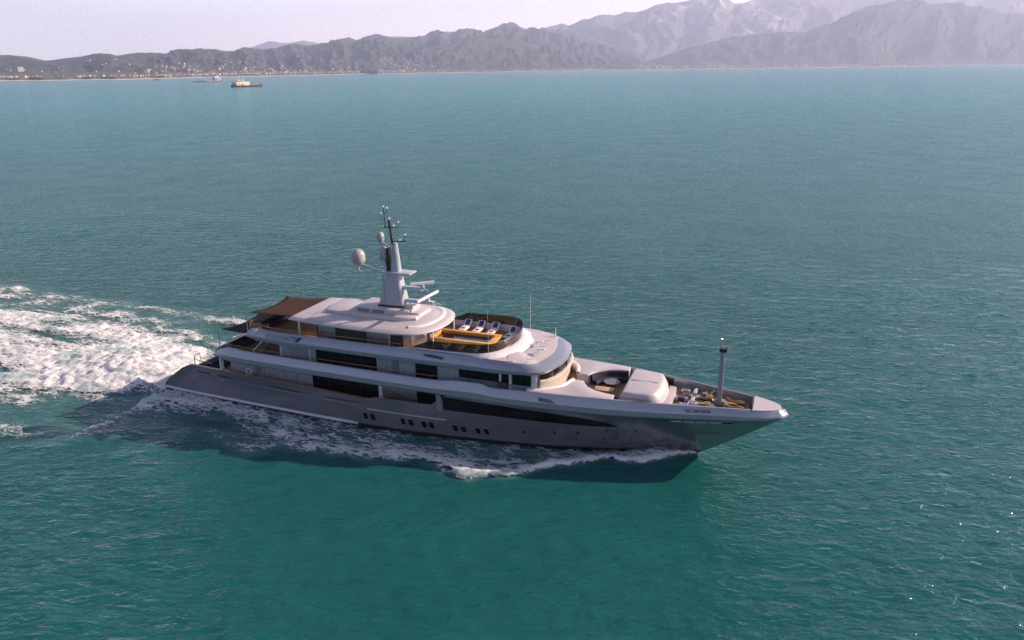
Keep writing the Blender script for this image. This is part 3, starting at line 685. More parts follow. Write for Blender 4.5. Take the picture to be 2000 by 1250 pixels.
MB().box(53.0, 53.6, -.5, .15, 4.88, 5.3, .04).build('deck_locker', M['towel'], yacht)
MB().box(53.3, 54.1, -1.75, -1.3, 4.88, 5.25, .04).build('deck_locker', M['steel'], yacht)
MB().box(53.0, 53.7, 1.5, 2.0, 4.88, 5.2, .04).build('deck_locker', M['steel'], yacht)
MB().box(54.9, 55.9, .45, .95, 4.88, 4.96, .02).build('deck_hatch', M['black'], yacht)
MB().box(55.0, 58.6, -.35, .35, 4.882, 4.9).build('chain_plate', M['black'], yacht)
for y in (-1.1, -.7): MB().lathe([(.01, 0), (.06, 0), (.06, .1), (.01, .12)], (58.95, y, 4.95), 8).build('deck_lamp', M['steel'], yacht)
# foremast
fm = MB(); fm.rings([[(56.4 + dx*s_, dy*s_, z) for dx, dy in ((-.2, -.15), (.2, -.15), (.2, .15), (-.2, .15))] for z, s_ in ((5.0, 1.2), (5.6, 1.0), (9.7, .85))], True, True, True)
fo_ = fm.build('foremast', M['grey'] if 0 else mat('mast_grey', (.27, .29, .33), .4, .2, noise=.06), yacht, angle=20)
MB().box(56.05, 56.9, -.32, .32, 4.88, 5.35, .06).build('mast_foot', M['grey'], fo_)
MB().box(56.12, 56.72, -.2, .2, 9.7, 9.98, .02).build('mast_head', M['black'], fo_)
MB().lathe([(.01, 0), (.09, 0), (.1, .12), (.06, .26), (.01, .3)], (56.75, 0, 9.98), 10).build('navigation_light', M['bronze'], fo_)
l = MB(); l.tube([(56.2, 0, 9.95), (56.2, 0, 10.6)], .04, 6); l.lathe([(.01, 0), (.12, .03), (.13, .16), (.08, .24), (.01, .28)], (56.2, 0, 10.6), 10); l.build('anchor_light', M['steel'], fo_)
# ---- radar mast
mt = mat('mast_white', (.42, .43, .47), .32, .2, .3, noise=.04)
def frus(x0, x1, w0, z0, x2, x3, w1, z1, mb=None):
    mb = mb or MB()
    c = .12
    def ring(a, b_, w_, z): return [(a, -w_ + c, z), (a + c, -w_, z), (b_ - c, -w_, z), (b_, -w_ + c, z), (b_, w_ - c, z), (b_ - c, w_, z), (a + c, w_, z), (a, w_ - c, z)]
    return mb.rings([ring(x0, x1, w0, z0), ring(x2, x3, w1, z1)], True, True, True)
tw = frus(24.5, 27.15, .72, 10.98, 25.25, 26.65, .45, 14.05)
rm = tw.build('radar_mast', mt, yacht, angle=25)
MB().box(24.5, 27.1, -.85, .85, 10.8, 11.0).build('mast_base', M['black'], rm)
MB().box(24.9, 28.0, -.75, .75, 14.05, 14.2, .05).build('mast_crosstree', mt, rm)
frus(25.75, 26.7, .36, 14.2, 26.05, 26.45, .22, 16.9).build('upper_tower', mt, rm, angle=25)
MB().box(25.42, 25.62, -.3, .3, 14.2, 16.4).build('tower_ladder', M['black'], rm)
MB().box(25.3, 25.33, -.9, -.86, 11.2, 13.9).build('mast_door_seam', M['line'], rm)
p = MB(); p.tube([(26.0, 0, 16.7), (25.75, 0, 19.0)], .12, 8); p.tube([(25.35, 0, 18.3), (25.25, 0, 20.1)], .035, 5)
p.tube([(25.75, 0, 18.3), (26.7, 0, 18.35), (26.7, 0, 18.75)], .04, 5); p.tube([(26.1, 0, 17.0), (27.3, 0, 17.1), (27.35, 0, 17.6)], .06, 6); p.tube([(25.75, 0, 18.3), (25.2, 0, 18.3)], .05, 5)
p.tube([(25.3, 0, 19.0), (24.95, 0, 19.15), (24.95, 0, 19.45)], .03, 5); p.tube([(25.3, 0, 19.6), (25.6, 0, 19.7), (25.6, 0, 20.0)], .03, 5); p.tube([(26, -.9, 17.8), (26, .9, 17.8)], .03, 5)
p.build('signal_pole', M['black'], rm)
for x, z in ((25.25, 20.1), (25.6, 20.0), (24.95, 19.45), (26.7, 18.75), (26.2, 18.4), (25.2, 18.3), (25.8, 19.05), (27.35, 17.6), (26.75, 17.05)):
    MB().lathe([(.01, 0), (.1, 0), (.12, .12), (.08, .22), (.01, .26)], (x, 0, z - .02), 8).build('mast_lamp', M['steel'], rm)
def dome(x, y, z, r, h):
    d = MB(); pr_ = [(.01, 0), (r*.62, .0), (r*.95, h*.18), (r, h*.32), (r, h*.55)] + [(r*math.cos(a), h*.55 + h*.45*math.sin(a)) for a in np.linspace(.25, 1.5, 7)] + [(.01, h)]
    d.lathe(pr_, (x, y, z), 24); return d.build('satellite_dome', M['dome'], rm)
dome(22.2, 0, 14.55, .66, 1.5); dome(25.0, 0, 15.1, .44, 1.4); dome(24.75, 0, 16.85, .36, 1.0)
a = MB(); a.tube([(25.2, 0, 14.12), (24.0, 0, 14.15), (23.2, 0, 14.45), (22.2, 0, 14.5)], .1, 8); a.lathe([(.01, 0), (.16, 0), (.16, .25), (.01, .25)], (22.2, 0, 14.35), 10); a.tube([(22.2, 0, 14.4), (22.2, 0, 13.9), (22.5, 0, 13.85)], .07, 6)
a.build('dome_arm', mt, rm)
a = MB(); a.lathe([(.01, 0), (.2, 0), (.16, .1), (.16, .9), (.01, .9)], (25.15, 0, 14.2), 10); a.tube([(25.6, 0, 16.5), (25.2, 0, 16.7), (24.7, 0, 16.75)], .07, 6); a.build('dome_bracket', mt, rm)
for (x0, x1, z, bx0, ang, L) in ((26.9, 29.0, 12.75, 28.9, 60, 1.7), (27.2, 30.2, 11.5, 29.4, 5, 2.3)):
    a = MB(); frus(x0 - .3, x1, .28, z - .22, x0 - .3, x1 - .2, .2, z + .08, a); a.lathe([(.01, 0), (.2, 0), (.18, .3), (.01, .32)], (bx0, 0, z + .05), 10); a.tube([(x1 - .1, 0, z), (x1 + .45, 0, z - .25)], .08, 6)
    ar = a.build('radar_arm', mt, rm, angle=25)
    s_ = MB(); c_, n_ = math.cos(R(90 - ang)), math.sin(R(90 - ang))
    s_.obb((bx0, 0, z + .5), (c_ * L * (.6), n_ * L * (.85), 0), (-n_*.09, c_*.09, 0), (0, 0, .11)); s_.build('radar_scanner', M['white'], ar, smooth=False)
w2 = MB(); w2.tube([(27.8, 0, 14.2), (27.8, 0, 15.5)], .02, 4); w2.tube([(27.0, .3, 15.4), (27.4, .3, 15.4), (27.4, .3, 16.3)], .02, 4); w2.build('mast_whips', M['steel'], rm)
# ---- awnings, aft decks
def awning(q, name, mt_, sag=.18):
    rs = []
    for i in range(11):
        r_ = []
        for j in range(11):
            u, v = i/10, j/10; a_ = Vector(q[0]).lerp(Vector(q[1]), v); b_ = Vector(q[3]).lerp(Vector(q[2]), v); p_ = a_.lerp(b_, u)
            e = 1 + .0; pin = (.10 * math.sin(math.pi*v)) * (1 - u); p_.x += pin * 6
            p_.z -= sag * math.sin(math.pi*u) * .6 + sag * math.sin(math.pi*v) * .5; p_.y *= 1 - .06 * math.sin(math.pi*u); r_.append(p_)
        rs.append(r_)
    mb = MB().rings(rs, False); o = mb.build(name, M[mt_], yacht, angle=80)
    md = o.modifiers.new('thick', 'SOLIDIFY'); md.thickness = .02; return o
awning([(11.3, -3.0, 9.55), (11.3, 3.0, 9.55), (16.4, 3.4, 9.75), (16.4, -3.4, 9.75)], 'sun_deck_awning', 'canvas')
awning([(7.6, -3.2, 7.45), (7.6, 3.2, 7.45), (11.6, 4.2, 7.75), (11.6, -4.2, 7.75)], 'upper_deck_awning', 'canvasdark')
for x, y, z0, z1 in ((8.0, -4.15, 5.6, 7.95), (8.0, 4.15, 5.6, 7.95), (12.2, -4.75, 8.0, 10.4), (12.2, 4.2, 8.0, 10.0)):
    MB().tube([(x, y, z0), (x, y, z1)], .05, 7).build('awning_pole', M['steel'], yacht)
fl = MB().tube([(6.9, 0.2, 6.0), (6.3, .2, 7.7)], .05, 7).build('ensign_staff', M['white'], yacht)
MB().obb((6.95, .2, 6.15), (.12, 0, .1), (0, .03, 0), (.05, 0, .35)).build('furled_ensign', M['red'], fl)
# bench, tables and screens on the aft decks
for x0, x1, z, nm in ((12.3, 13.2, 7.9, 'aft_sofa'), (8.2, 9.1, 5.2, 'aft_sofa'), (5.0, 5.9, 2.45, 'aft_sofa')):
    o = MB().box(x0, x1, -2.9, 2.9, z, z + .42, .06).build(nm, M['navy'], yacht); MB().box(x0, x0 + .25, -2.9, 2.9, z + .42, z + .8, .05).build('seat_back', M['navy'], o)
for x, z in ((14.6, 7.9), (10.9, 5.2)):
    o = MB().lathe([(.01, 0), (.4, 0), (.1, .06), (.1, .7), (.01, .7)], (x, 0, z), 14).build('dining_table', M['rail'], yacht); MB().box(x - .8, x + .8, -1.5, 1.5, z + .7, z + .76, .02).build('table_top', M['rail'], o)
for s in (-1, 1):
    for z0, x0, x1, y in ((8.05, 12.1, 16.0, 4.3), (5.35, 8.6, 14.0, 4.45)):
        g = MB()
        for k in range(4): g.tube([(x0, s*(y-.1), z0 + .3 + k*.2), (x0 + 2.2, s*(y+.15), z0 + .28 + k*.2)], .022, 5)
        for x in (x0, x0 + 1.1, x0 + 2.2): g.tube([(x, s*(y-.02), z0), (x, s*(y-.02), z0 + 1.0)], .03, 5)
        g.build('guard_rail', M['rail'], yacht)
g = MB()
for k in range(4): g.tube([(12.05, -4.1, 8.4 + k*.2), (12.05, 4.1, 8.4 + k*.2)], .022, 5); g.tube([(8.4, -3.9, 5.7 + k*.2), (8.4, 3.9, 5.7 + k*.2)], .022, 5)
g.build('guard_rail', M['rail'], yacht)
st_ = MB()
for k in range(9): st_.box(12.0 + k*.28, 12.3 + k*.28, -3.9, -3.0, 5.2 + k*.28, 5.28 + k*.28)
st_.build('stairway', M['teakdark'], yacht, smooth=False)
MB().tube([(11.9, -4.0, 5.9), (14.5, -4.0, 8.3)], .04, 5).build('stair_handrail', M['steel'], yacht)
# lifebuoy hung on the side deck wall
bm = bmesh.new(); lb = MB(); rs = []
for i in range(21):
    a_ = 2*math.pi*i/20; rs.append([((.33 + .09*math.cos(b_))*math.cos(a_), .09*math.sin(b_), (.33 + .09*math.cos(b_))*math.sin(a_)) for b_ in np.linspace(0, 2*math.pi, 9)[:-1]])
lb.rings(rs, True); o = lb.build('lifebuoy', M['white'], None, loc=(11.4, -4.35, 3.75)); tag(o, 'white ring lifebuoy hanging on the main deck wall near the stern', 'lifebuoy'); bm.free()
# registration lettering on the bow
cu = bpy.data.curves.new('lettering', 'FONT'); cu.body = 'VG 204 NDX'; cu.size = .36; cu.extrude = .004; cu.offset = .006
to = bpy.data.objects.new('tmp', cu); C.objects.link(to); bpy.context.view_layer.update()
me = bpy.data.meshes.new_from_object(to.evaluated_get(bpy.context.evaluated_depsgraph_get())); C.objects.unlink(to)
for v in me.vertices:
    x = 54.0 + v.co.x * 1.0; z = 5.16 + v.co.y; f = (z - zb1(x)) / (zc1(x) - zb1(x)); ins = float(np.interp(f, [.40, .68, .9], [.05, .12, .22]))
    a_ = K0(x) - ins; v.co = (x, -(a_ + .018 + v.co.z), z)
me.materials.clear(); me.materials.append(M['black'])
tx = bpy.data.objects.new('registration_lettering', me); C.objects.link(tx); tx.parent = yacht
# ------------------------------------------------------------------ sea
camxy = np.array([CAM.x, CAM.y])
def pxdir(px):      # horizontal direction of an image column at the horizon
    k = (px - CX) / F_PX
    d = FWD + RGT * k + UPV * ((CY - 133.31) / F_PX); v = np.array([d.x, d.y]); return v / np.linalg.norm(v)
def at(px, dist): d = pxdir(px); return camxy + d * dist
def hgt(px, py, dist):
    d = FWD + RGT * ((px - CX) / F_PX) - UPV * ((py - CY) / F_PX); n = math.hypot(d.x, d.y); return CAM.z + d.z / n * dist
rng = np.random.RandomState(3)
WAVES = []
for k in range(70):
    lam = 1.1 * (4.2 / 1.1) ** rng.rand(); ang = R(-72) + rng.randn() * .65; amp = .0024 * lam ** .7 * (.5 + rng.rand())
    WAVES.append((2*np.pi/lam*math.cos(ang), 2*np.pi/lam*math.sin(ang), rng.rand()*6.28, amp, lam))
def sstep(a, b, x): t = np.clip((x - a) / (b - a), 0, 1); return t*t*(3-2*t)
OX = [-110, -60, -40, -20, -5, 0, 6, 10.5, 15, 17.6, 20, 22, 27, 32, 36, 38, 41, 43.4, 46, 48.5, 51, 53.5, 55.2]
OY = [26, 21, 19.5, 18.5, 17, 16, 12.8, 10.8, 12.5, 13.3, 11.2, 10.8, 10.4, 9.8, 10.2, 10.9, 9.3, 6.8, 5.6, 4.5, 3.3, 1.7, .7]
def outer(x): return np.interp(x, OX, OY)
def hullw(x): return np.interp(x, [-.1, 0, 4, 10, 20, 30, 36, 40, 44.5, 48, 52, 54.6], [0, 3.9, 4.25, 4.6, 5.0, 4.85, 4.3, 3.75, 2.85, 1.95, .8, 0])
def foam_density(x, y):
    ay = np.abs(y); wob = 1.1 * fbm(x/5, y/5, 3, 11) * np.clip((56 - x) / 8, 0, 1); o = outer(x) + wob; h = hullw(x)
    f = np.clip((ay - h) / np.maximum(o - h, .3), 0, 2)
    side = sstep(1.12, .9, f)
    crest = np.exp(-((f - .88) / .16) ** 2) * sstep(14, 30, x) + .55 * np.exp(-((f - .85) / .2)**2) * sstep(20, 0, x) * (x > -80)
    inner = np.exp(-((f - .5) / .22) ** 2) * sstep(6, 16, x) * sstep(46, 38, x)
    patch = .5 + .7 * fbm(x/3.2, y/2.2, 3, 31)
    near = np.exp(-((f - .12) / .2) ** 2) * sstep(30, 8, x) * .6
    bow = sstep(41, 47, x) * sstep(.0, .35, f) * .8
    d = side * (.45 + .32 * crest + .16 * inner + near * .45 + bow * .35 + .26 * (patch - .5)) * sstep(55.6, 54.6, x) - .10 * side * np.exp(-((f - .32) / .16) ** 2) * sstep(18, 30, x)
    d = np.where(x < 0, 0, d)
    # gap on the aft quarter between hull-side foam and outer crest
    gap = sstep(22, 10, x) * np.exp(-((f - .66) / .22) ** 2) * sstep(-1, 3, x); d = d * (1 - .42 * gap) * (1 - .5 * sstep(17, 5, x) * sstep(.30, .62, f))
    # turbulent wake astern
    q = -x; hw = 4.6 + 6.0 * (1 - np.exp(-np.maximum(q, 0) / 14)) + .05 * np.maximum(q, 0)
    hs = np.where(y > 0, hw * 1.12, hw * .98); g = ay / hs + .25 * fbm(x/6, y/4, 3, 5)
    core = sstep(1.25, .65, g)
    streak = fbm(x/16, y/2.6, 4, 77); holes = sstep(-.1, .55, streak) * sstep(10, 28, q)
    lane = np.exp(-((y - (4.8 + .02*q)) / 1.8) ** 2) * sstep(12, 20, q) * .6 + np.exp(-((y + 5.2) / 1.6) ** 2) * sstep(14, 22, q) * .45
    wk = core * (.97 - .62 * holes - lane * .8 - .0022 * q + .22 * fbm(x/9, y/2.2, 4, 177) - .12 * sstep(8, 30, q)) 
    edge = np.exp(-((g - 1.25) / .22) ** 2) * (.35 + .6 * fbm(x/5, y/3, 3, 51))
    oo = outer(x); dv = np.exp(-((ay - oo) / 1.7) ** 2) * (.50 + .6 * fbm(x/6, y/3, 3, 91)) * np.exp(-q / 60) * np.where(y < 0, .62, 1)
    btw = sstep(1.2, .9, ay / oo) * .17
    tail = np.clip(np.maximum(wk, np.maximum(edge, dv)) + btw, 0, 1.1)
    fl = 1 - .7*sstep(6.0, .4, q) * sstep(2.5, 4.5, ay)
    d = d + np.where(x < .3, tail * fl, 0)
    d = d + .25 * np.exp(-((x - 0) / 3) ** 2) * side
    return np.clip(d, 0, 1.15)
def sea_z(x, y, fade):
    z = np.zeros_like(x)
    for kx, ky, ph, a, lam in WAVES: z += a * np.sin(kx*x + ky*y + ph) * (fade(lam) if fade else 1)
    z *= .8 + .5 * pnoise(x/60, y/60, 9)
    ay = np.abs(y); o = outer(x); h = hullw(x)
    amp = .27 * sstep(56, 50, x) * sstep(-40, 10, x) * (.5 + .5 * sstep(20, 44, x))
    z += amp * np.exp(-((ay - o + 1.0) / 1.1) ** 2) - .16 * np.exp(-((ay - (h + o)/2) / 1.6) ** 2) * sstep(50, 40, x) * sstep(-4, 4, x)
    z += .45 * np.exp(-((x - 52.5) / 3.0) ** 2 - ((ay - 1.2) / 1.3) ** 2)
    q = np.clip(-x, -60, 1e9); z += np.where(x < 1, (.95 * np.exp(-((q - 8) / 6) ** 2) * np.exp(-(y/4.5)**2) + .22 * np.exp(-q/60) * fbm(x/3, y/2.4, 4, 7) * sstep(13, 8, ay) * sstep(-.5, 3, q) - .35 * np.exp(-((q) / 2.5) ** 2) * (ay < 5)), 0)
    for s in (1, -1): z += .10 * np.cos((q + s*0) * .9 - ay * .8) * np.exp(-((ay - o) / 3.5) ** 2) * (q > -15) * np.exp(-np.maximum(q, 0) / 60) * .5
    return z
def axis(a, b, step, g, far):
    v = list(np.arange(a, b + step/2, step)); s = step
    while v[-1] < far: s *= g; v.append(v[-1] + s)
    s = step; lo = []
    x = a
    while x > -far: s *= g; x -= s; lo.append(x)
    return np.array(lo[::-1] + v)
ax = axis(-95, 105, .33, 1.035, 30000); ay_ = axis(-42, 62, .33, 1.03, 30000)
X, Y = np.meshgrid(ax, ay_, indexing='ij')
dx = np.gradient(ax)[:, None] * np.ones_like(Y); dy = np.gradient(ay_)[None, :] * np.ones_like(X); dd = np.maximum(dx, dy)
def fade(lam): return np.clip(lam / (dd * 2.2) - 1, 0, 1)
Z = sea_z(X, Y, fade) 
Z *= 1 - .0 * X
# foam/aeration attribute
near = (X > -120) & (X < 60) & (np.abs(Y) < 34)
aer = np.zeros_like(X); aer[near] = foam_density(X[near], Y[near])
def grid_mesh(name, X, Y, Z, material, attrs, keep=None):
    ni, nj = X.shape; idx = np.arange(ni*nj).reshape(ni, nj)
    f = np.stack([idx[:-1, :-1], idx[1:, :-1], idx[1:, 1:], idx[:-1, 1:]], -1).reshape(-1, 4)
    co = np.stack([X.ravel(), Y.ravel(), Z.ravel()], 1)
    if keep is not None:
        kf = keep.ravel()[f].any(1); f = f[kf]; used = np.unique(f); mp = -np.ones(ni*nj, int); mp[used] = np.arange(len(used)); f = mp[f]; co = co[used]; attrs = {k: v.ravel()[used] for k, v in attrs.items()}
    me = bpy.data.meshes.new(name); me.vertices.add(len(co)); me.vertices.foreach_set('co', co.ravel())
    me.loops.add(f.size); me.loops.foreach_set('vertex_index', f.ravel().astype(np.int32)); me.polygons.add(len(f))
    me.polygons.foreach_set('loop_start', np.arange(0, f.size, 4, dtype=np.int32)); me.polygons.foreach_set('loop_total', np.full(len(f), 4, np.int32))
    me.polygons.foreach_set('use_smooth', np.ones(len(f), bool)); me.update(calc_edges=True)
    for k, v in attrs.items():
        a = me.attributes.new(k, 'FLOAT', 'POINT'); a.data.foreach_set('value', np.ascontiguousarray(v.ravel(), dtype=np.float32))
    me.materials.append(material); o = bpy.data.objects.new(name, me); C.objects.link(o); return o
def nodes(Mt): t = Mt.node_tree; return t, t.nodes, t.links
def N(t, typ, **kw):
    n = t.nodes.new(typ)
    for k, v in kw.items():
        if k.startswith('i_'): n.inputs[int(k[2:]) if k[2:].isdigit() else k[2:]].default_value = v
        else: setattr(n, k, v)
    return n
SEA = bpy.data.materials.new('sea_water'); SEA.use_nodes = True; t, ns, lk = nodes(SEA); b = ns['Principled BSDF']
ns.remove(b); b = ns.new('ShaderNodeBsdfDiffuse'); gls = ns.new('ShaderNodeBsdfGlossy'); gls.inputs['Roughness'].default_value = .10; fr_ = ns.new('ShaderNodeFresnel'); fr_.inputs['IOR'].default_value = 1.333; mn = ns.new('ShaderNodeMath'); mn.operation = 'MINIMUM'; mn.inputs[1].default_value = .58; mxs = ns.new('ShaderNodeMixShader'); lk.new(fr_.outputs[0], mn.inputs[0]); lk.new(mn.outputs[0], mxs.inputs[0]); lk.new(b.outputs[0], mxs.inputs[1]); lk.new(gls.outputs[0], mxs.inputs[2]); lk.new(mxs.outputs[0], ns['Material Output'].inputs[0])
geo = N(t, 'ShaderNodeNewGeometry')
def vscale(v): 
    n = N(t, 'ShaderNodeMapping'); n.inputs['Scale'].default_value = v[0]; n.inputs['Rotation'].default_value = (0, 0, v[1]); lk.new(geo.outputs['Position'], n.inputs[0]); return n
def noise(vec, sc, det=4, rough=.55, dist=0):
    n = N(t, 'ShaderNodeTexNoise'); n.inputs['Scale'].default_value = sc; n.inputs['Detail'].default_value = det; n.inputs['Roughness'].default_value = rough; n.inputs['Distortion'].default_value = dist; lk.new(vec.outputs[0], n.inputs['Vector']); return n
v0 = vscale(((1, 1, 1), R(-18))); v1 = N(t, 'ShaderNodeMapping'); v1.inputs['Scale'].default_value = (.48, 1, 1); lk.new(v0.outputs[0], v1.inputs[0])
n1 = noise(v1, 1.9, 3, .6, .6); n2 = noise(v1, .62, 3, .6, .5); n3 = noise(v1, .022, 4, .55); n4 = noise(v1, .022, 7, .66)
bp1 = N(t, 'ShaderNodeBump'); bp1.inputs['Strength'].default_value = SEA_B1 = 1.0; bp1.inputs['Distance'].default_value = .24; lk.new(n1.outputs[0], bp1.inputs['Height'])
bp2 = N(t, 'ShaderNodeBump'); bp2.inputs['Strength'].default_value = 1.0; bp2.inputs['Distance'].default_value = .34; lk.new(n2.outputs[0], bp2.inputs['Height']); lk.new(bp2.outputs[0], bp1.inputs['Normal'])
bp3 = N(t, 'ShaderNodeBump'); bp3.inputs['Strength'].default_value = 1.0; bp3.inputs['Distance'].default_value = 2.6; lk.new(n4.outputs[0], bp3.inputs['Height']); lk.new(bp3.outputs[0], bp2.inputs['Normal'])
[lk.new(bp1.outputs[0], q_.inputs['Normal']) for q_ in (gls, fr_)]
bpd = N(t, 'ShaderNodeBump'); bpd.inputs['Strength'].default_value = .22; bpd.inputs['Distance'].default_value = 6.5; lk.new(n4.outputs[0], bpd.inputs['Height']); bpe = N(t, 'ShaderNodeBump'); bpe.inputs['Strength'].default_value = .5; bpe.inputs['Distance'].default_value = .12; lk.new(n1.outputs[0], bpe.inputs['Height']); lk.new(bpd.outputs[0], bpe.inputs['Normal']); lk.new(bpe.outputs[0], b.inputs['Normal'])
at_ = N(t, 'ShaderNodeAttribute', attribute_name='aer')
cr = N(t, 'ShaderNodeMix', data_type='RGBA'); cr.inputs[6].default_value = (.005, .072, .067, 1); cr.inputs[7].default_value = (.010, .102, .097, 1)
n5 = noise(v0, .06, 6, .82); ad5 = N(t, 'ShaderNodeMath', operation='MULTIPLY_ADD'); ad5.inputs[1].default_value = .8; lk.new(n5.outputs[0], ad5.inputs[0]); sc5 = N(t, 'ShaderNodeMath', operation='MULTIPLY'); sc5.inputs[1].default_value = .4; lk.new(n3.outputs[0], sc5.inputs[0]); lk.new(sc5.outputs[0], ad5.inputs[2])
mr = N(t, 'ShaderNodeMapRange'); mr.inputs[1].default_value = .40; mr.inputs[2].default_value = .80; lk.new(ad5.outputs[0], mr.inputs[0])
mr5 = N(t, 'ShaderNodeMapRange'); mr5.inputs[1].default_value = .35; mr5.inputs[2].default_value = .65; mr5.inputs[3].default_value = .34; mr5.inputs[4].default_value = .62; lk.new(n5.outputs[0], mr5.inputs[0]); lk.new(mr5.outputs[0], mn.inputs[1]); lk.new(mr.outputs[0], cr.inputs[0])
c2 = N(t, 'ShaderNodeMix', data_type='RGBA'); c2.inputs[7].default_value = (.20, .34, .32, 1)
m2 = N(t, 'ShaderNodeMath', operation='MULTIPLY', use_clamp=True); m2.inputs[1].default_value = .5; lk.new(at_.outputs['Fac'], m2.inputs[0])
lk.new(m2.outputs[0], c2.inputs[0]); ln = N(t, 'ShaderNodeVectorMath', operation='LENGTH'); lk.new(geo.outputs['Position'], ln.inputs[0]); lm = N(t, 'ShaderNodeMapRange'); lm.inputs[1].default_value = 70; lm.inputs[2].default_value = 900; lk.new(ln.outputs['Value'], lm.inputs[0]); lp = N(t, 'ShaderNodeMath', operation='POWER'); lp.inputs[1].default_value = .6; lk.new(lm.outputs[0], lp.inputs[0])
cs = N(t, 'ShaderNodeMix', data_type='RGBA'); cs.inputs[7].default_value = (.040, .235, .26, 1); lk.new(lp.outputs[0], cs.inputs[0]); lk.new(cr.outputs[2], cs.inputs[6])  # grazing sky reflection painted into the water colour, paler with distance from the yacht
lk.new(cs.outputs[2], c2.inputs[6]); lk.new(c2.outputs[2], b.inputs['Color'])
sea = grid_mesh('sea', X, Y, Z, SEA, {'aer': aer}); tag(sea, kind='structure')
# ------------------------------------------------------------------ foam (churned white water of bow wave and wake)
fx = np.arange(-112, 56, .22); fy = np.arange(-33, 31, .22); FX, FY = np.meshgrid(fx, fy, indexing='ij')
FD = foam_density(FX, FY)
fad = lambda lam: 1.0
lump = np.clip(fbm(FX/2.4, FY/2.0, 3, 203, True) + .2, 0, 1.4) * .42 + np.clip(fbm(FX/1.1, FY/1.0, 4, 201, True) + .2, 0, 1.4) * .30 + np.clip(fbm(FX/.5, FY/.5, 2, 207), -.4, 1) * .10
FZ = sea_z(FX, FY, fad) + .05 + np.clip(FD - .25, 0, 1) * lump
inside = (np.abs(FY) < hullw(FX) - .3) & (FX > .1)
keep = (FD > .03) & ~inside
FOAM = bpy.data.materials.new('foam'); FOAM.use_nodes = True; t, ns, lk = nodes(FOAM); b = ns['Principled BSDF']
b.inputs['Base Color'].default_value = (.80, .80, .80, 1); b.inputs['Roughness'].default_value = .85; b.inputs['Specular IOR Level'].default_value = .2
geo = N(t, 'ShaderNodeNewGeometry'); at_ = N(t, 'ShaderNodeAttribute', attribute_name='churn')
va = vscale(((.40, 1, 1), 0))
wn = noise(va, 1.3, 3, .5); ws = N(t, 'ShaderNodeVectorMath', operation='SCALE'); ws.inputs['Scale'].default_value = 1.3; lk.new(wn.outputs['Color'], ws.inputs[0])
wa = N(t, 'ShaderNodeVectorMath', operation='ADD'); lk.new(va.outputs[0], wa.inputs[0]); lk.new(ws.outputs[0], wa.inputs[1])
vo = N(t, 'ShaderNodeTexVoronoi', feature='DISTANCE_TO_EDGE'); vo.inputs['Scale'].default_value = 2.1; lk.new(wa.outputs[0], vo.inputs['Vector'])
nz = noise(wa, 1.5, 8, .70)
fz = noise(va, 8.0, 4, .7)
# value = noise*.75 + (1-edge)*.35 ; foam where value > 1-density
def mth(op, a, bb, clamp=False):
    n = N(t, 'ShaderNodeMath', operation=op, use_clamp=clamp)
    for i, q in enumerate((a, bb)):
        if hasattr(q, 'outputs'): lk.new(q.outputs[0], n.inputs[i])
        elif hasattr(q, 'is_output'): lk.new(q, n.inputs[i])
        else: n.inputs[i].default_value = q
    return n
edge = mth('SUBTRACT', 1.0, mth('MULTIPLY', vo, 3.2, True))
val = mth('ADD', mth('MULTIPLY', nz, 1.15), mth('ADD', mth('MULTIPLY', edge, .30), mth('MULTIPLY', fz, .42)))
# val ~ .35 .. 1.2, threshold
th = mth('SUBTRACT', 1.42, mth('MULTIPLY', at_.outputs['Fac'], .92))
al = N(t, 'ShaderNodeMapRange', interpolation_type='SMOOTHSTEP'); al.inputs[1].default_value = -.10; al.inputs[2].default_value = .26; lk.new(mth('SUBTRACT', val, th).outputs[0], al.inputs[0])
lk.new(al.outputs[0], b.inputs['Alpha'])
nt2 = noise(va, .35, 5, .6, .5); mt2 = N(t, 'ShaderNodeMapRange'); mt2.inputs[1].default_value = .47; mt2.inputs[2].default_value = .66; lk.new(nt2.outputs[0], mt2.inputs[0])
mc2 = N(t, 'ShaderNodeMix', data_type='RGBA'); mc2.inputs[6].default_value = (.80, .79, .78, 1); mc2.inputs[7].default_value = (.40, .52, .50, 1); lk.new(mt2.outputs[0], mc2.inputs[0]); lk.new(mc2.outputs[2], b.inputs['Base Color'])
bp = N(t, 'ShaderNodeBump'); bp.inputs['Strength'].default_value = .9; bp.inputs['Distance'].default_value = .45; lk.new(mth('ADD', nz, mth('MULTIPLY', fz, .25)).outputs[0], bp.inputs['Height']); lk.new(bp.outputs[0], b.inputs['Normal'])
fo = grid_mesh('foam', FX, FY, FZ, FOAM, {'churn': FD}, keep); tag(fo, 'churned white foam of the yacht wake and bow wave', 'foam', kind='stuff')

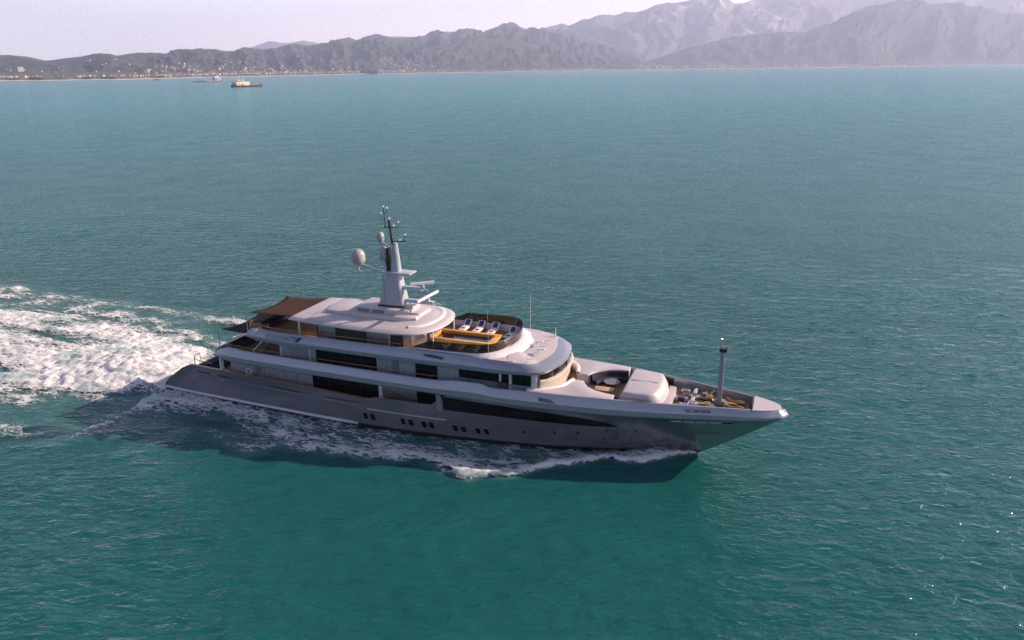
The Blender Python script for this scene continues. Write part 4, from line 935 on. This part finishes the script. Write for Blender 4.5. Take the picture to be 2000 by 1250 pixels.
# ------------------------------------------------------------------ coast and mountains
SH = ([-300, -150, 0, 250, 500, 750, 1000, 1250, 1500, 1750, 2000, 2150, 2300], [4700, 4650, 4560, 4350, 5500, 6900, 7800, 9200, 10300, 11400, 12500, 13200, 13800])
shore = lambda px: np.interp(px, *SH)
def terrain_mat(name, cA, cB, rock=None, rockamt=0.0, sc=1.0):
    Mt = bpy.data.materials.new(name); Mt.use_nodes = True; t = Mt.node_tree; lk = t.links; b = t.nodes['Principled BSDF']; b.inputs['Roughness'].default_value = .95; b.inputs['Specular IOR Level'].default_value = .1
    geo = N(t, 'ShaderNodeNewGeometry')
    def nz(s, d=6, r=.6, rot=0, st=(1, 1, 1)):
        mp = N(t, 'ShaderNodeMapping'); mp.inputs['Scale'].default_value = st; mp.inputs['Rotation'].default_value = (0, 0, rot); lk.new(geo.outputs['Position'], mp.inputs[0])
        n = N(t, 'ShaderNodeTexNoise'); n.inputs['Scale'].default_value = s; n.inputs['Detail'].default_value = d; n.inputs['Roughness'].default_value = r; lk.new(mp.outputs[0], n.inputs['Vector']); return n
    a = nz(.004 * sc); mr = N(t, 'ShaderNodeMapRange'); mr.inputs[1].default_value = .38; mr.inputs[2].default_value = .62; lk.new(a.outputs[0], mr.inputs[0])
    mx = N(t, 'ShaderNodeMix', data_type='RGBA'); mx.inputs[6].default_value = (*cA, 1); mx.inputs[7].default_value = (*cB, 1); lk.new(mr.outputs[0], mx.inputs[0]); last = mx.outputs[2]
    if rock:
        a2 = nz(.0011 * sc, 9, .68, 0, (1, 1, .6)); at_ = N(t, 'ShaderNodeAttribute', attribute_name='rock'); ad = N(t, 'ShaderNodeMath', operation='ADD'); lk.new(a2.outputs[0], ad.inputs[0]); lk.new(at_.outputs['Fac'], ad.inputs[1])
        m_ = N(t, 'ShaderNodeMapRange'); m_.inputs[1].default_value = 1 - rockamt; m_.inputs[2].default_value = 1.08 - rockamt; lk.new(ad.outputs[0], m_.inputs[0])
        mx2 = N(t, 'ShaderNodeMix', data_type='RGBA'); mx2.inputs[7].default_value = (*rock, 1); lk.new(m_.outputs[0], mx2.inputs[0]); lk.new(last, mx2.inputs[6]); last = mx2.outputs[2]
    lk.new(last, b.inputs['Base Color']); return Mt
def ridge(name, pts, d0, d1, mt, rough, seed, base=0.0, cols=420, rows=70, p=1.35, spur=900., rockf=None, label=None):
    """mountain flank: foot at distance d0(px), crest at d1(px), crest height read off the skyline list"""
    px = np.linspace(pts[0][0], pts[-1][0], cols); yy = np.interp(px, [q[0] for q in pts], [q[1] for q in pts])
    D = np.array([pxdir(a) for a in px]); H = np.array([hgt(a, y_, d1(a)) for a, y_ in zip(px, yy)])
    D0 = np.array([d0(a) for a in px]); D1 = np.array([d1(a) for a in px]); S = np.linspace(0, 1.2, rows)
    dist = D0[:, None] + (D1 - D0)[:, None] * S[None, :]
    Xg = camxy[0] + D[:, 0:1] * dist; Yg = camxy[1] + D[:, 1:2] * dist
    prof = np.where(S <= 1, S ** p, 1 - (S - 1) * 1.6)[None, :]
    arc = np.cumsum(np.concatenate([[0], np.hypot(np.diff(Xg[:, -20]), np.diff(Yg[:, -20]))]))[:, None]
    warp = 600 * fbm(Xg/3000, Yg/3000, 3, seed + 50) * (spur/900)
    rd = fbm((arc + warp) / spur, dist / (spur * 3.2), 5, seed, True); rd2 = fbm(Xg / (spur*.8), Yg / (spur*.8), 5, seed + 9)
    env = np.sin(np.clip(S, 0, 1.3) * np.pi / 1.0 * .92)[None, :].clip(-.15, 1) * (1 - .0)
    Hn = np.maximum(H, 5)[:, None]
    Zg = base + (Hn - base) * prof + rough * Hn * env * (rd - .25) * .9 + rough * .35 * Hn * env * rd2
    Zg += Hn * .012 * fbm(Xg/250, Yg/250, 3, seed + 3) * (prof > .1)
    Zg[:, 0] = -3
    rk = rd * .10 + (prof - .6) * .10
    if rockf is not None: rk = rk + rockf(px)[:, None]
    o = grid_mesh(name, Xg, Yg, Zg, mt, {'rock': rk * np.ones_like(Zg)}); tag(o, kind='structure'); return px, Xg, Yg, Zg
gA, gB = (.022, .032, .034), (.066, .070, .062)
m_hill = terrain_mat('wooded_hills', gA, gB, (.30, .27, .22), .30); m_low = terrain_mat('foothill_woods', (.035, .05, .028), (.075, .075, .062), (.30, .28, .22), .33, 1.4)
m_alp = terrain_mat('marble_mountain', (.075, .08, .085), (.15, .145, .14), (.36, .33, .32), .36, 1.6); m_far = terrain_mat('distant_mountain', (.06, .07, .07), (.1, .1, .1))
lin = lambda xs, ys: (lambda a: float(np.interp(a, xs, ys)))
ridge('distant_mountains', [(380, 112), (480, 97), (500, 89), (532, 80), (560, 84), (600, 79), (640, 85), (700, 82), (742, 78), (768, 70), (790, 70), (815, 73), (870, 78), (960, 90)], lin([0, 2000], [20000, 20000]), lin([0, 2000], [25500, 25500]), m_far, .12, 301, cols=200, rows=40)
HB = [(-250, 113), (-150, 112), (0, 107), (30, 107), (60, 112), (92, 120), (130, 115), (165, 112), (200, 104), (217, 104), (232, 108), (260, 105), (300, 103), (330, 105), (345, 99), (385, 95.5), (420, 97.5), (450, 99), (465, 98), (480, 93.5), (520, 97), (550, 92), (577, 87), (600, 90.5), (625, 89.5), (650, 78.5), (680, 75.5), (700, 78), (715, 73), (744, 69), (770, 75.5), (805, 75.5), (830, 70), (858, 60.5), (880, 64.5), (914, 58), (945, 63), (975, 54), (1005, 46), (1020, 54), (1045, 56), (1068, 57), (1100, 60), (1150, 74), (1200, 88), (1260, 104)]
hill = ridge('coastal_hills', HB, lambda a: shore(a) + 350, lambda a: shore(a) + lin([-250, 300, 700, 1260], [3600, 4200, 6500, 9500])(a), m_hill, .38, 11, cols=700, rows=110, p=1.15, spur=620.)
HM = [(960, 70), (1005, 56), (1065, 58), (1085, 50), (1098, 47.5), (1110, 51), (1125, 45), (1150, 40), (1160, 34), (1175, 30), (1195, 31), (1215, 23), (1235, 20), (1255, 16), (1275, 8), (1300, 3), (1312, 1), (1330, 3.5), (1345, 1), (1365, -4), (1400, -7), (1412, 2), (1425, 9), (1440, 8), (1455, 5), (1490, -1), (1520, -6), (1560, -10), (1620, -8), (1700, -14), (1800, -14), (1900, -5), (2000, -8), (2150, -20)]
ridge('marble_mountains', HM, lambda a: lin([960, 1250, 2150], [14500, 15500, 20500])(a), lambda a: lin([960, 1250, 1600, 2150], [19500, 21000, 22500, 26500])(a), m_alp, .34, 21, cols=800, rows=120, p=1.05, spur=1500.,
      rockf=lambda px: np.interp(px, [960, 1180, 1280, 1350, 1480, 1600, 1700], [-.10, -.06, -.0, .08, .07, .03, -.08]))
HE = [(1200, 122), (1290, 99), (1320, 79), (1344, 63), (1360, 56), (1377, 52), (1390, 56), (1405, 64), (1440, 68), (1500, 75), (1560, 85)]
ridge('spur_mountain', HE, lambda a: 15000.0, lambda a: 17800.0, m_alp, .2, 41, cols=200, rows=60, spur=900., rockf=lambda px: -.04 + 0*px)
HD = [(1240, 124), (1290, 112), (1320, 101), (1350, 92), (1380, 86), (1400, 80), (1430, 72.5), (1460, 70), (1490, 66.5), (1520, 64.5), (1555, 62), (1580, 57), (1610, 50), (1632, 39), (1655, 29), (1680, 17), (1700, 10.5), (1720, 6), (1739, 2), (1750, 4), (1760, 3), (1769, -.5), (1780, 2), (1793, 9), (1820, 11.5), (1840, 9.5), (1853, 9.5), (1874, 16.5), (1900, 19), (1922, 21), (1950, 26), (1979, 30), (2000, 32), (2060, 40), (2200, 50)]
ridge('coastal_mountain', HD, lambda a: shore(a) * .0 + lin([1240, 1500, 2200], [10800, 11800, 14500])(a), lambda a: lin([1240, 1500, 1750, 2200], [13000, 14500, 15500, 18000])(a), m_hill, .42, 61, cols=600, rows=110, p=1.25, spur=900.)
HG = [(700, 128), (760, 122), (800, 115), (837, 95), (855, 90), (875, 81), (910, 73), (930, 74), (950, 76), (1000, 79), (1040, 84), (1090, 96), (1130, 105), (1200, 114), (1290, 124)]
ridge('foothills', HG, lambda a: shore(a) + 500, lambda a: shore(a) + 3000, m_low, .28, 81, cols=360, rows=70, spur=520.)
# coastal plain with tree belt, and the beach
def strip(name, a0, a1, d0, d1, zf, mt, cols=500, rows=30):
    px = np.linspace(a0, a1, cols); D = np.array([pxdir(a) for a in px]); A = np.array([d0(a) for a in px]); B = np.array([d1(a) for a in px])
    S = np.linspace(0, 1, rows)[None, :]; dist = A[:, None] + (B - A)[:, None] * S; Xg = camxy[0] + D[:, :1]*dist; Yg = camxy[1] + D[:, 1:]*dist
    o = grid_mesh(name, Xg, Yg, zf(Xg, Yg, S) * np.ones_like(Xg), mt, {}); tag(o, kind='structure'); return px, Xg, Yg
wig = lambda a: shore(a) + 60 * math.sin(a * .05) + 40 * math.sin(a * .13 + 1)
strip('beach', -280, 2280, lambda a: wig(a), lambda a: wig(a) + 60 + shore(a)*.01, lambda x, y, s: -.3 + 3.0 * s, mat('beach_sand', (.60, .50, .42), .9))
m_plain = terrain_mat('coastal_plain_woods', (.045, .06, .035), (.13, .12, .085), (.40, .34, .28), .36, 2.5)
strip('coastal_plain', -280, 2280, lambda a: wig(a) + 55 + shore(a)*.01, lambda a: shore(a)*1.02 + lin([0, 1250, 1500, 2280], [900, 1800, 2500, 3000])(a), lambda x, y, s: 2.6 + 9 * sstep(.0, .05, s) + 6 * fbm(x/60, y/60, 3, 5) * sstep(.0, .03, s) + 25 * s, m_plain, 1200, 60)
# ------------------------------------------------------------------ houses of the coast towns
walls = [mat('cream_wall', (.46, .39, .31), .8), mat('white_wall', (.55, .52, .49), .8), mat('pink_wall', (.42, .28, .24), .8), mat('ochre_wall', (.38, .28, .18), .8)]
roof_m = mat('tile_roof', (.30, .15, .10), .85)
def house_mb(w_, d_, h_, mbw, mbr, cx=0, cy=0, cz=0, rz=0):
    c, s = math.cos(rz), math.sin(rz); tf = lambda p: (cx + p[0]*c - p[1]*s, cy + p[0]*s + p[1]*c, cz + p[2])
    x, y = w_/2, d_/2; r = h_ + d_*.22
    mbw.add([tf(p) for p in ((-x,-y,-4),(x,-y,-4),(x,y,-4),(-x,y,-4),(-x,-y,h_),(x,-y,h_),(x,y,h_),(-x,y,h_),(-x,0,r-.1),(x,0,r-.1))], [(0,1,5,4),(1,2,6,9,5),(2,3,7,6),(3,0,4,8,7)])
    e = .5; mbr.add([tf(p) for p in ((-x-e,-y-e,h_-.1),(x+e,-y-e,h_-.1),(x+e,0,r+.15),(-x-e,0,r+.15),(x+e,y+e,h_-.1),(-x-e,y+e,h_-.1))], [(0,1,2,3),(3,2,4,5)])
rnd = random.Random(5)
protos = []
LBL = ['tiny cream house in the waterfront town strip', 'tiny white house in the waterfront town strip', 'tiny pink house in the waterfront town strip', 'tiny ochre house in the waterfront town strip']
for k in range(4):
    e = empty('house', (0, 0, 0)); a_, b_ = MB(), MB(); house_mb(16, 11, 9, a_, b_); a_.build('wall', walls[k], e, smooth=False); b_.build('roof', roof_m, e, smooth=False); tag(e, LBL[k], 'house', ['cream', 'white', 'pink', 'ochre'][k] + ' houses along the waterfront'); protos.append(e)
used_ = [False]*4
dens = lin([-150, 0, 60, 120, 260, 420, 540, 700, 830, 1000, 1060, 1150, 1250], [.2, .6, .2, .2, .5, .9, 1, 1, .8, .9, 1, .8, .1])
cnt = 0; wb = [MB() for _ in range(4)]; rb = MB()
hx, hX, hY, hZ = hill
while cnt < 290:
    a = rnd.uniform(-60, 1180)
    if rnd.random() > dens(a) or 700 < a < 740: continue
    d = wig(a) + 90 + shore(a)*.012 + rnd.expovariate(1/160); k = rnd.choice([0, 0, 1, 1, 2, 3]); o = protos[k] if not used_[k] else copy_tree(protos[k]); used_[k] = True
    q = at(a, d); o.location = (q[0], q[1], 13); o.rotation_euler.z = rnd.uniform(-.5, .5) + R(20); s = rnd.uniform(.35, .8) * (1 + max(0, a - 500)/1400); o.scale = (s*rnd.uniform(.8, 1.6), s, s*rnd.uniform(.7, 1.4)); cnt += 1
for i in range(3600):
    if i < 2300:
        a = rnd.uniform(-100, 1200)
        if rnd.random() > dens(a) or 700 < a < 740: continue
        d = shore(a) + 200 + rnd.expovariate(1/(420 + max(0, a - 600)*1.6)); q = at(a, d); z = 14
        ci = int(np.clip(np.interp(a, hx, np.arange(len(hx))), 0, len(hx)-1)); col = hX[ci], hY[ci], hZ[ci]
        dd_ = np.hypot(col[0] - camxy[0], col[1] - camxy[1]); z = max(14, float(np.interp(d, dd_, col[2])))
        if a > 830 and d > shore(a) + 500: z = 14
        h = 7
    elif i < 2900:
        ci = int(rnd.random() ** 1.0 * .82 * len(hx)); r_ = int(min(85, 2 + rnd.expovariate(1/13.)));
        if rnd.random() > .35 + .65 * (fbm(np.array(hX[ci, r_]/900), np.array(hY[ci, r_]/900), 2, 71) > .05): continue
        q = (hX[ci, r_], hY[ci, r_]); z = hZ[ci, r_]; h = 6
    else:
        a = rnd.uniform(1240, 1800); q = at(a, shore(a)*1.01 + 250 + rnd.expovariate(1/700)); z = 14; h = 10
    s = rnd.uniform(.5, 1.15) * (1 if i < 3150 else 2); house_mb(14*s, 10*s, h*s, wb[rnd.choice([0, 1, 1, 2, 3])], rb, q[0], q[1], z, rnd.uniform(-.6, .6))
town = empty('town', (0, 0, 0))
for k in range(4): wb[k].build('wall', walls[k], town, smooth=False)
rb.build('roof', roof_m, town, smooth=False)
tag(town, 'mass of tiny pale houses behind the waterfront and up the wooded hills', 'town', kind='stuff')
for c_ in town.children: c_['kind'] = 'stuff'
# port: dark ship hull, warehouse, crane, lighthouse, factory
def face(px): d = pxdir(px); return math.atan2(d[0], -d[1]) 
def thing(name, px, dist, z=0):
    q = at(px, dist); d = pxdir(px); return empty(name, (q[0], q[1], z), math.atan2(-d[0], d[1]))   # local x = image right, local y = away
e = thing('cargo_ship', 721, 6750)
MB().rings([[(-72, 0, 0), (-66, -10, 0), (60, -10, 0), (70, 0, 0), (60, 10, 0), (-66, 10, 0)], [(-75, 0, 24), (-68, -11, 24), (64, -11, 24), (74, 0, 24), (64, 11, 24), (-68, 11, 24)]], True, True, True).build('hull', mat('slate_hull', (.06, .08, .09), .5), e, smooth=False)
MB().box(-70, 66, -9, 9, 24, 27).build('deck_cargo', mat('maroon_cargo', (.25, .05, .07), .7), e, smooth=False); MB().box(-10, 12, -8, 8, 27, 38, 1).build('superstructure', mat('red_house', (.55, .06, .08), .6), e); MB().box(14, 24, -8, 8, 27, 33, 1).build('bridge', M['white'], e)
tag(e, 'long dark slate ship with red superstructure moored in the port below the hills', 'ship')
e = thing('quay_crane', 742, 6780); c_ = MB(); c_.tube([(-10, 0, 36), (26, 0, 8)], 1.6, 5); c_.tube([(6, 0, 3), (6, 0, 26)], 1.6, 5); c_.tube([(-10, 0, 36), (6, 0, 26)], .8, 5); c_.build('boom', M['white'], e); MB().box(2, 10, -4, 4, 0, 8).build('cab', M['grey'], e); tag(e, 'pale quay crane with sloping boom beside the dark ship', 'crane')
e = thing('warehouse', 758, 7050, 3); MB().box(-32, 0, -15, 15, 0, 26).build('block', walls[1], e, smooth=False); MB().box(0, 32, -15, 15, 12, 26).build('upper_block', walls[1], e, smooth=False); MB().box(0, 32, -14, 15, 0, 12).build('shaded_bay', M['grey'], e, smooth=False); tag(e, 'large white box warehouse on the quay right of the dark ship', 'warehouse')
e = thing('lighthouse', 1411, 10150, 3); e.scale = (.7, .7, .7); MB().lathe([(.1, 0), (16, 0), (13, 6), (11, 62), (15, 64), (15, 68), (8, 70), (8, 82), (.1, 88)], (0, 0, 0), 14).build('tower', walls[1], e); MB().box(-40, 42, -15, 15, 0, 16).build('base_building', walls[1], e, smooth=False); tag(e, 'tall white tower standing on the flat shore at right', 'tower')
e = thing('factory', 1263, 9500, 3); e.scale = (.78, .78, .78)
for x0, x1, h in ((-110, -75, 40), (-72, -20, 22), (0, 40, 30), (52, 90, 20)): MB().box(x0, x1, -30, 30, 0, h).build('block', walls[1], e, smooth=False)
MB().tube([(-92, 0, 35), (-92, 0, 75)], 5, 8).build('chimney', walls[1], e); tag(e, 'pale factory blocks on the shore under the mountains', 'factory')
for k, a in enumerate((1836, 1840.5)):
    e = thing('chimney', a, 11950, 5); e.scale = (.64, .64, .64); MB().lathe([(.1, 0), (9, 0), (5.5, 105), (.1, 105)], (0, 0, 0), 10).build('stack', M['grey'], e); tag(e, ['thin grey chimney on the far right shore, left of a pair', 'thin grey chimney on the far right shore, right of a pair'][k], 'chimney')
e = thing('villa', 40, 5400, hgt(40, 133, 5400)); MB().box(-14, 14, -8, 8, -20, 7).build('block', walls[1], e, smooth=False); tag(e, 'white villa block alone on the left hillside', 'villa')
e = thing('hill_hotel', 717, 9000, hgt(717, 120, 9000)); a_, b_ = MB(), MB(); house_mb(70, 20, 22, a_, b_); a_.build('wall', walls[0], e, smooth=False); b_.build('roof', roof_m, e, smooth=False); tag(e, 'long cream building on the hillside above the port', 'building')
# ---- supply tug
rust = mat('rusty_red', (.085, .04, .034), .7, noise=.3, nscale=.2); ivory = mat('ivory_paint', (.72, .60, .46), .6, noise=.08, nscale=.3)
e = thing('supply_ship', 479.5, 1835); e.rotation_euler.z += R(24)
def ship_hull(L, B, prof, mt, name, par):
    rs = []
    for k in range(21):
        f = k/20; x = -L/2 + L*f; w_ = B/2 * min(1, ((1 - f)/.22) ** .6 if f > .78 else 1) * min(1, .75 + f*3); zt = prof(f); rs.append([(x - (1.5 if k == 0 else 0)*0, -w_*.8, -1), (x, -w_, zt), (x, w_, zt), (x, w_*.8, -1)])
    return MB().rings(rs, True, True, True).build(name, mt, par, angle=40)
ship_hull(70, 14, lambda f: float(np.interp(f, [0, .1, .45, .85, 1], [4.6, 3.6, 3.2, 4.2, 6.6])), rust, 'hull', e)
MB().box(-27, 3, -5.5, 5.5, 3.2, 10.5, .4).build('deckhouse', ivory, e); MB().box(-24, -6, -4.5, 4.5, 10.5, 13.0, .4).build('bridge', ivory, e)
MB().box(-24.1, -6, -4.55, 4.55, 11.3, 12.3).build('bridge_window', M['glass'], e, smooth=False)
for x in (-20, -13, -5, 0): MB().box(x, x + 1.6, -5.53, 5.53, 7, 8.2).build('window', M['black'], e, smooth=False)
MB().box(-15, -11, -5.55, 5.55, 3.4, 6.5).build('side_door', M['grey'], e, smooth=False)
t_ = MB(); 
for x, h in ((-22, 18), (-16, 20.5), (-11, 17), (-7, 18.5), (-19, 16)): t_.tube([(x, 0, 12.5), (x, 0, h)], .35, 5); t_.tube([(x - 1.5, 0, h - 1.6), (x + 1.5, 0, h - 1.6)], .25, 4)
t_.build('mast', ivory, e); MB().box(-32, -28.5, -4, 4, 4, 11.5, .3).build('stern_gantry', M['grey'], e); MB().box(-29, -27.2, -5, 5, 3.5, 8, .3).build('funnel', rust, e); MB().tube([(1, 0, 9), (4.5, 0, 12)], .5, 5).build('crane', M['grey'], e)
MB().box(4, 9, -4, 4, 3, 5.5).build('deck_cargo', M['grey'], e, smooth=False); MB().box(28, 30.5, -1, 1, 5.5, 9, .3).build('bow_winch', M['grey'], e)
for x in (12, 18, 23): MB().box(x, x + 1.5, -2, 2, 3.5, 5.5).build('deck_fitting', M['white'], e, smooth=False)
tag(e, 'cream and rust supply ship at anchor with its deckhouse aft', 'ship')
e = thing('barge', 402.5, 2870); e.rotation_euler.z += R(20); bb_ = ship_hull(94, 16, lambda f: float(np.interp(f, [0, .3, .36, .9, 1], [2.8, 2.8, 1.6, 1.8, 4])), mat('dark_barge', (.06, .035, .05), .7), 'hull', e)
MB().box(-5, 38, -8.1, 8.1, 1.2, 3.2).build('sand_cargo', mat('ochre_cargo', (.5, .30, .14), .8), e, smooth=False); MB().box(20, 38, -7, 7, 3, 13, .5).build('wheelhouse', mat('mauve_house', (.30, .26, .42), .6), e); MB().box(22, 36, -6, 6, 13, 18, .5).build('bridge', M['white'], e)
MB().box(20, 24, -3, 3, 18, 22).build('funnel', M['red'], e, smooth=False); MB().obb((42, 0, 11), (2.4, 0, 6), (0, 5, 0), (1.2, 0, -.4)).build('bow_crane', ivory, e)
tag(e, 'low dark barge with mauve wheelhouse and red funnel off the left shore', 'barge')
e = thing('fishing_boat', 303, 3820); ship_hull(19, 7, lambda f: float(np.interp(f, [0, .5, 1], [2.5, 2, 4])), M['black'], 'hull', e); MB().box(-6, 0, -2.5, 2.5, 2, 5.5, .2).build('wheelhouse', M['grey'], e); MB().tube([(-1, 0, 5), (-1, 0, 9)], .3, 5).build('mast', M['grey'], e)
tag(e, 'small dark fishing boat close to the left shore', 'fishing boat')
# ------------------------------------------------------------------ haze
hz = MB().box(-31500, 31500, -31500, 31500, -5, 2450).build('haze', bpy.data.materials.new('haze_air'), None, smooth=False)
Mt = hz.data.materials[0]; Mt.use_nodes = True; t = Mt.node_tree; t.nodes.clear(); o_ = t.nodes.new('ShaderNodeOutputMaterial'); pv = t.nodes.new('ShaderNodeVolumePrincipled')
pv.inputs['Color'].default_value = (.74, .76, .98, 1); pv.inputs['Density'].default_value = 4.9e-5; pv.inputs['Anisotropy'].default_value = .2
t.links.new(pv.outputs[0], o_.inputs['Volume']); tag(hz, 'pale lavender sea haze over the whole bay', 'haze', kind='stuff')
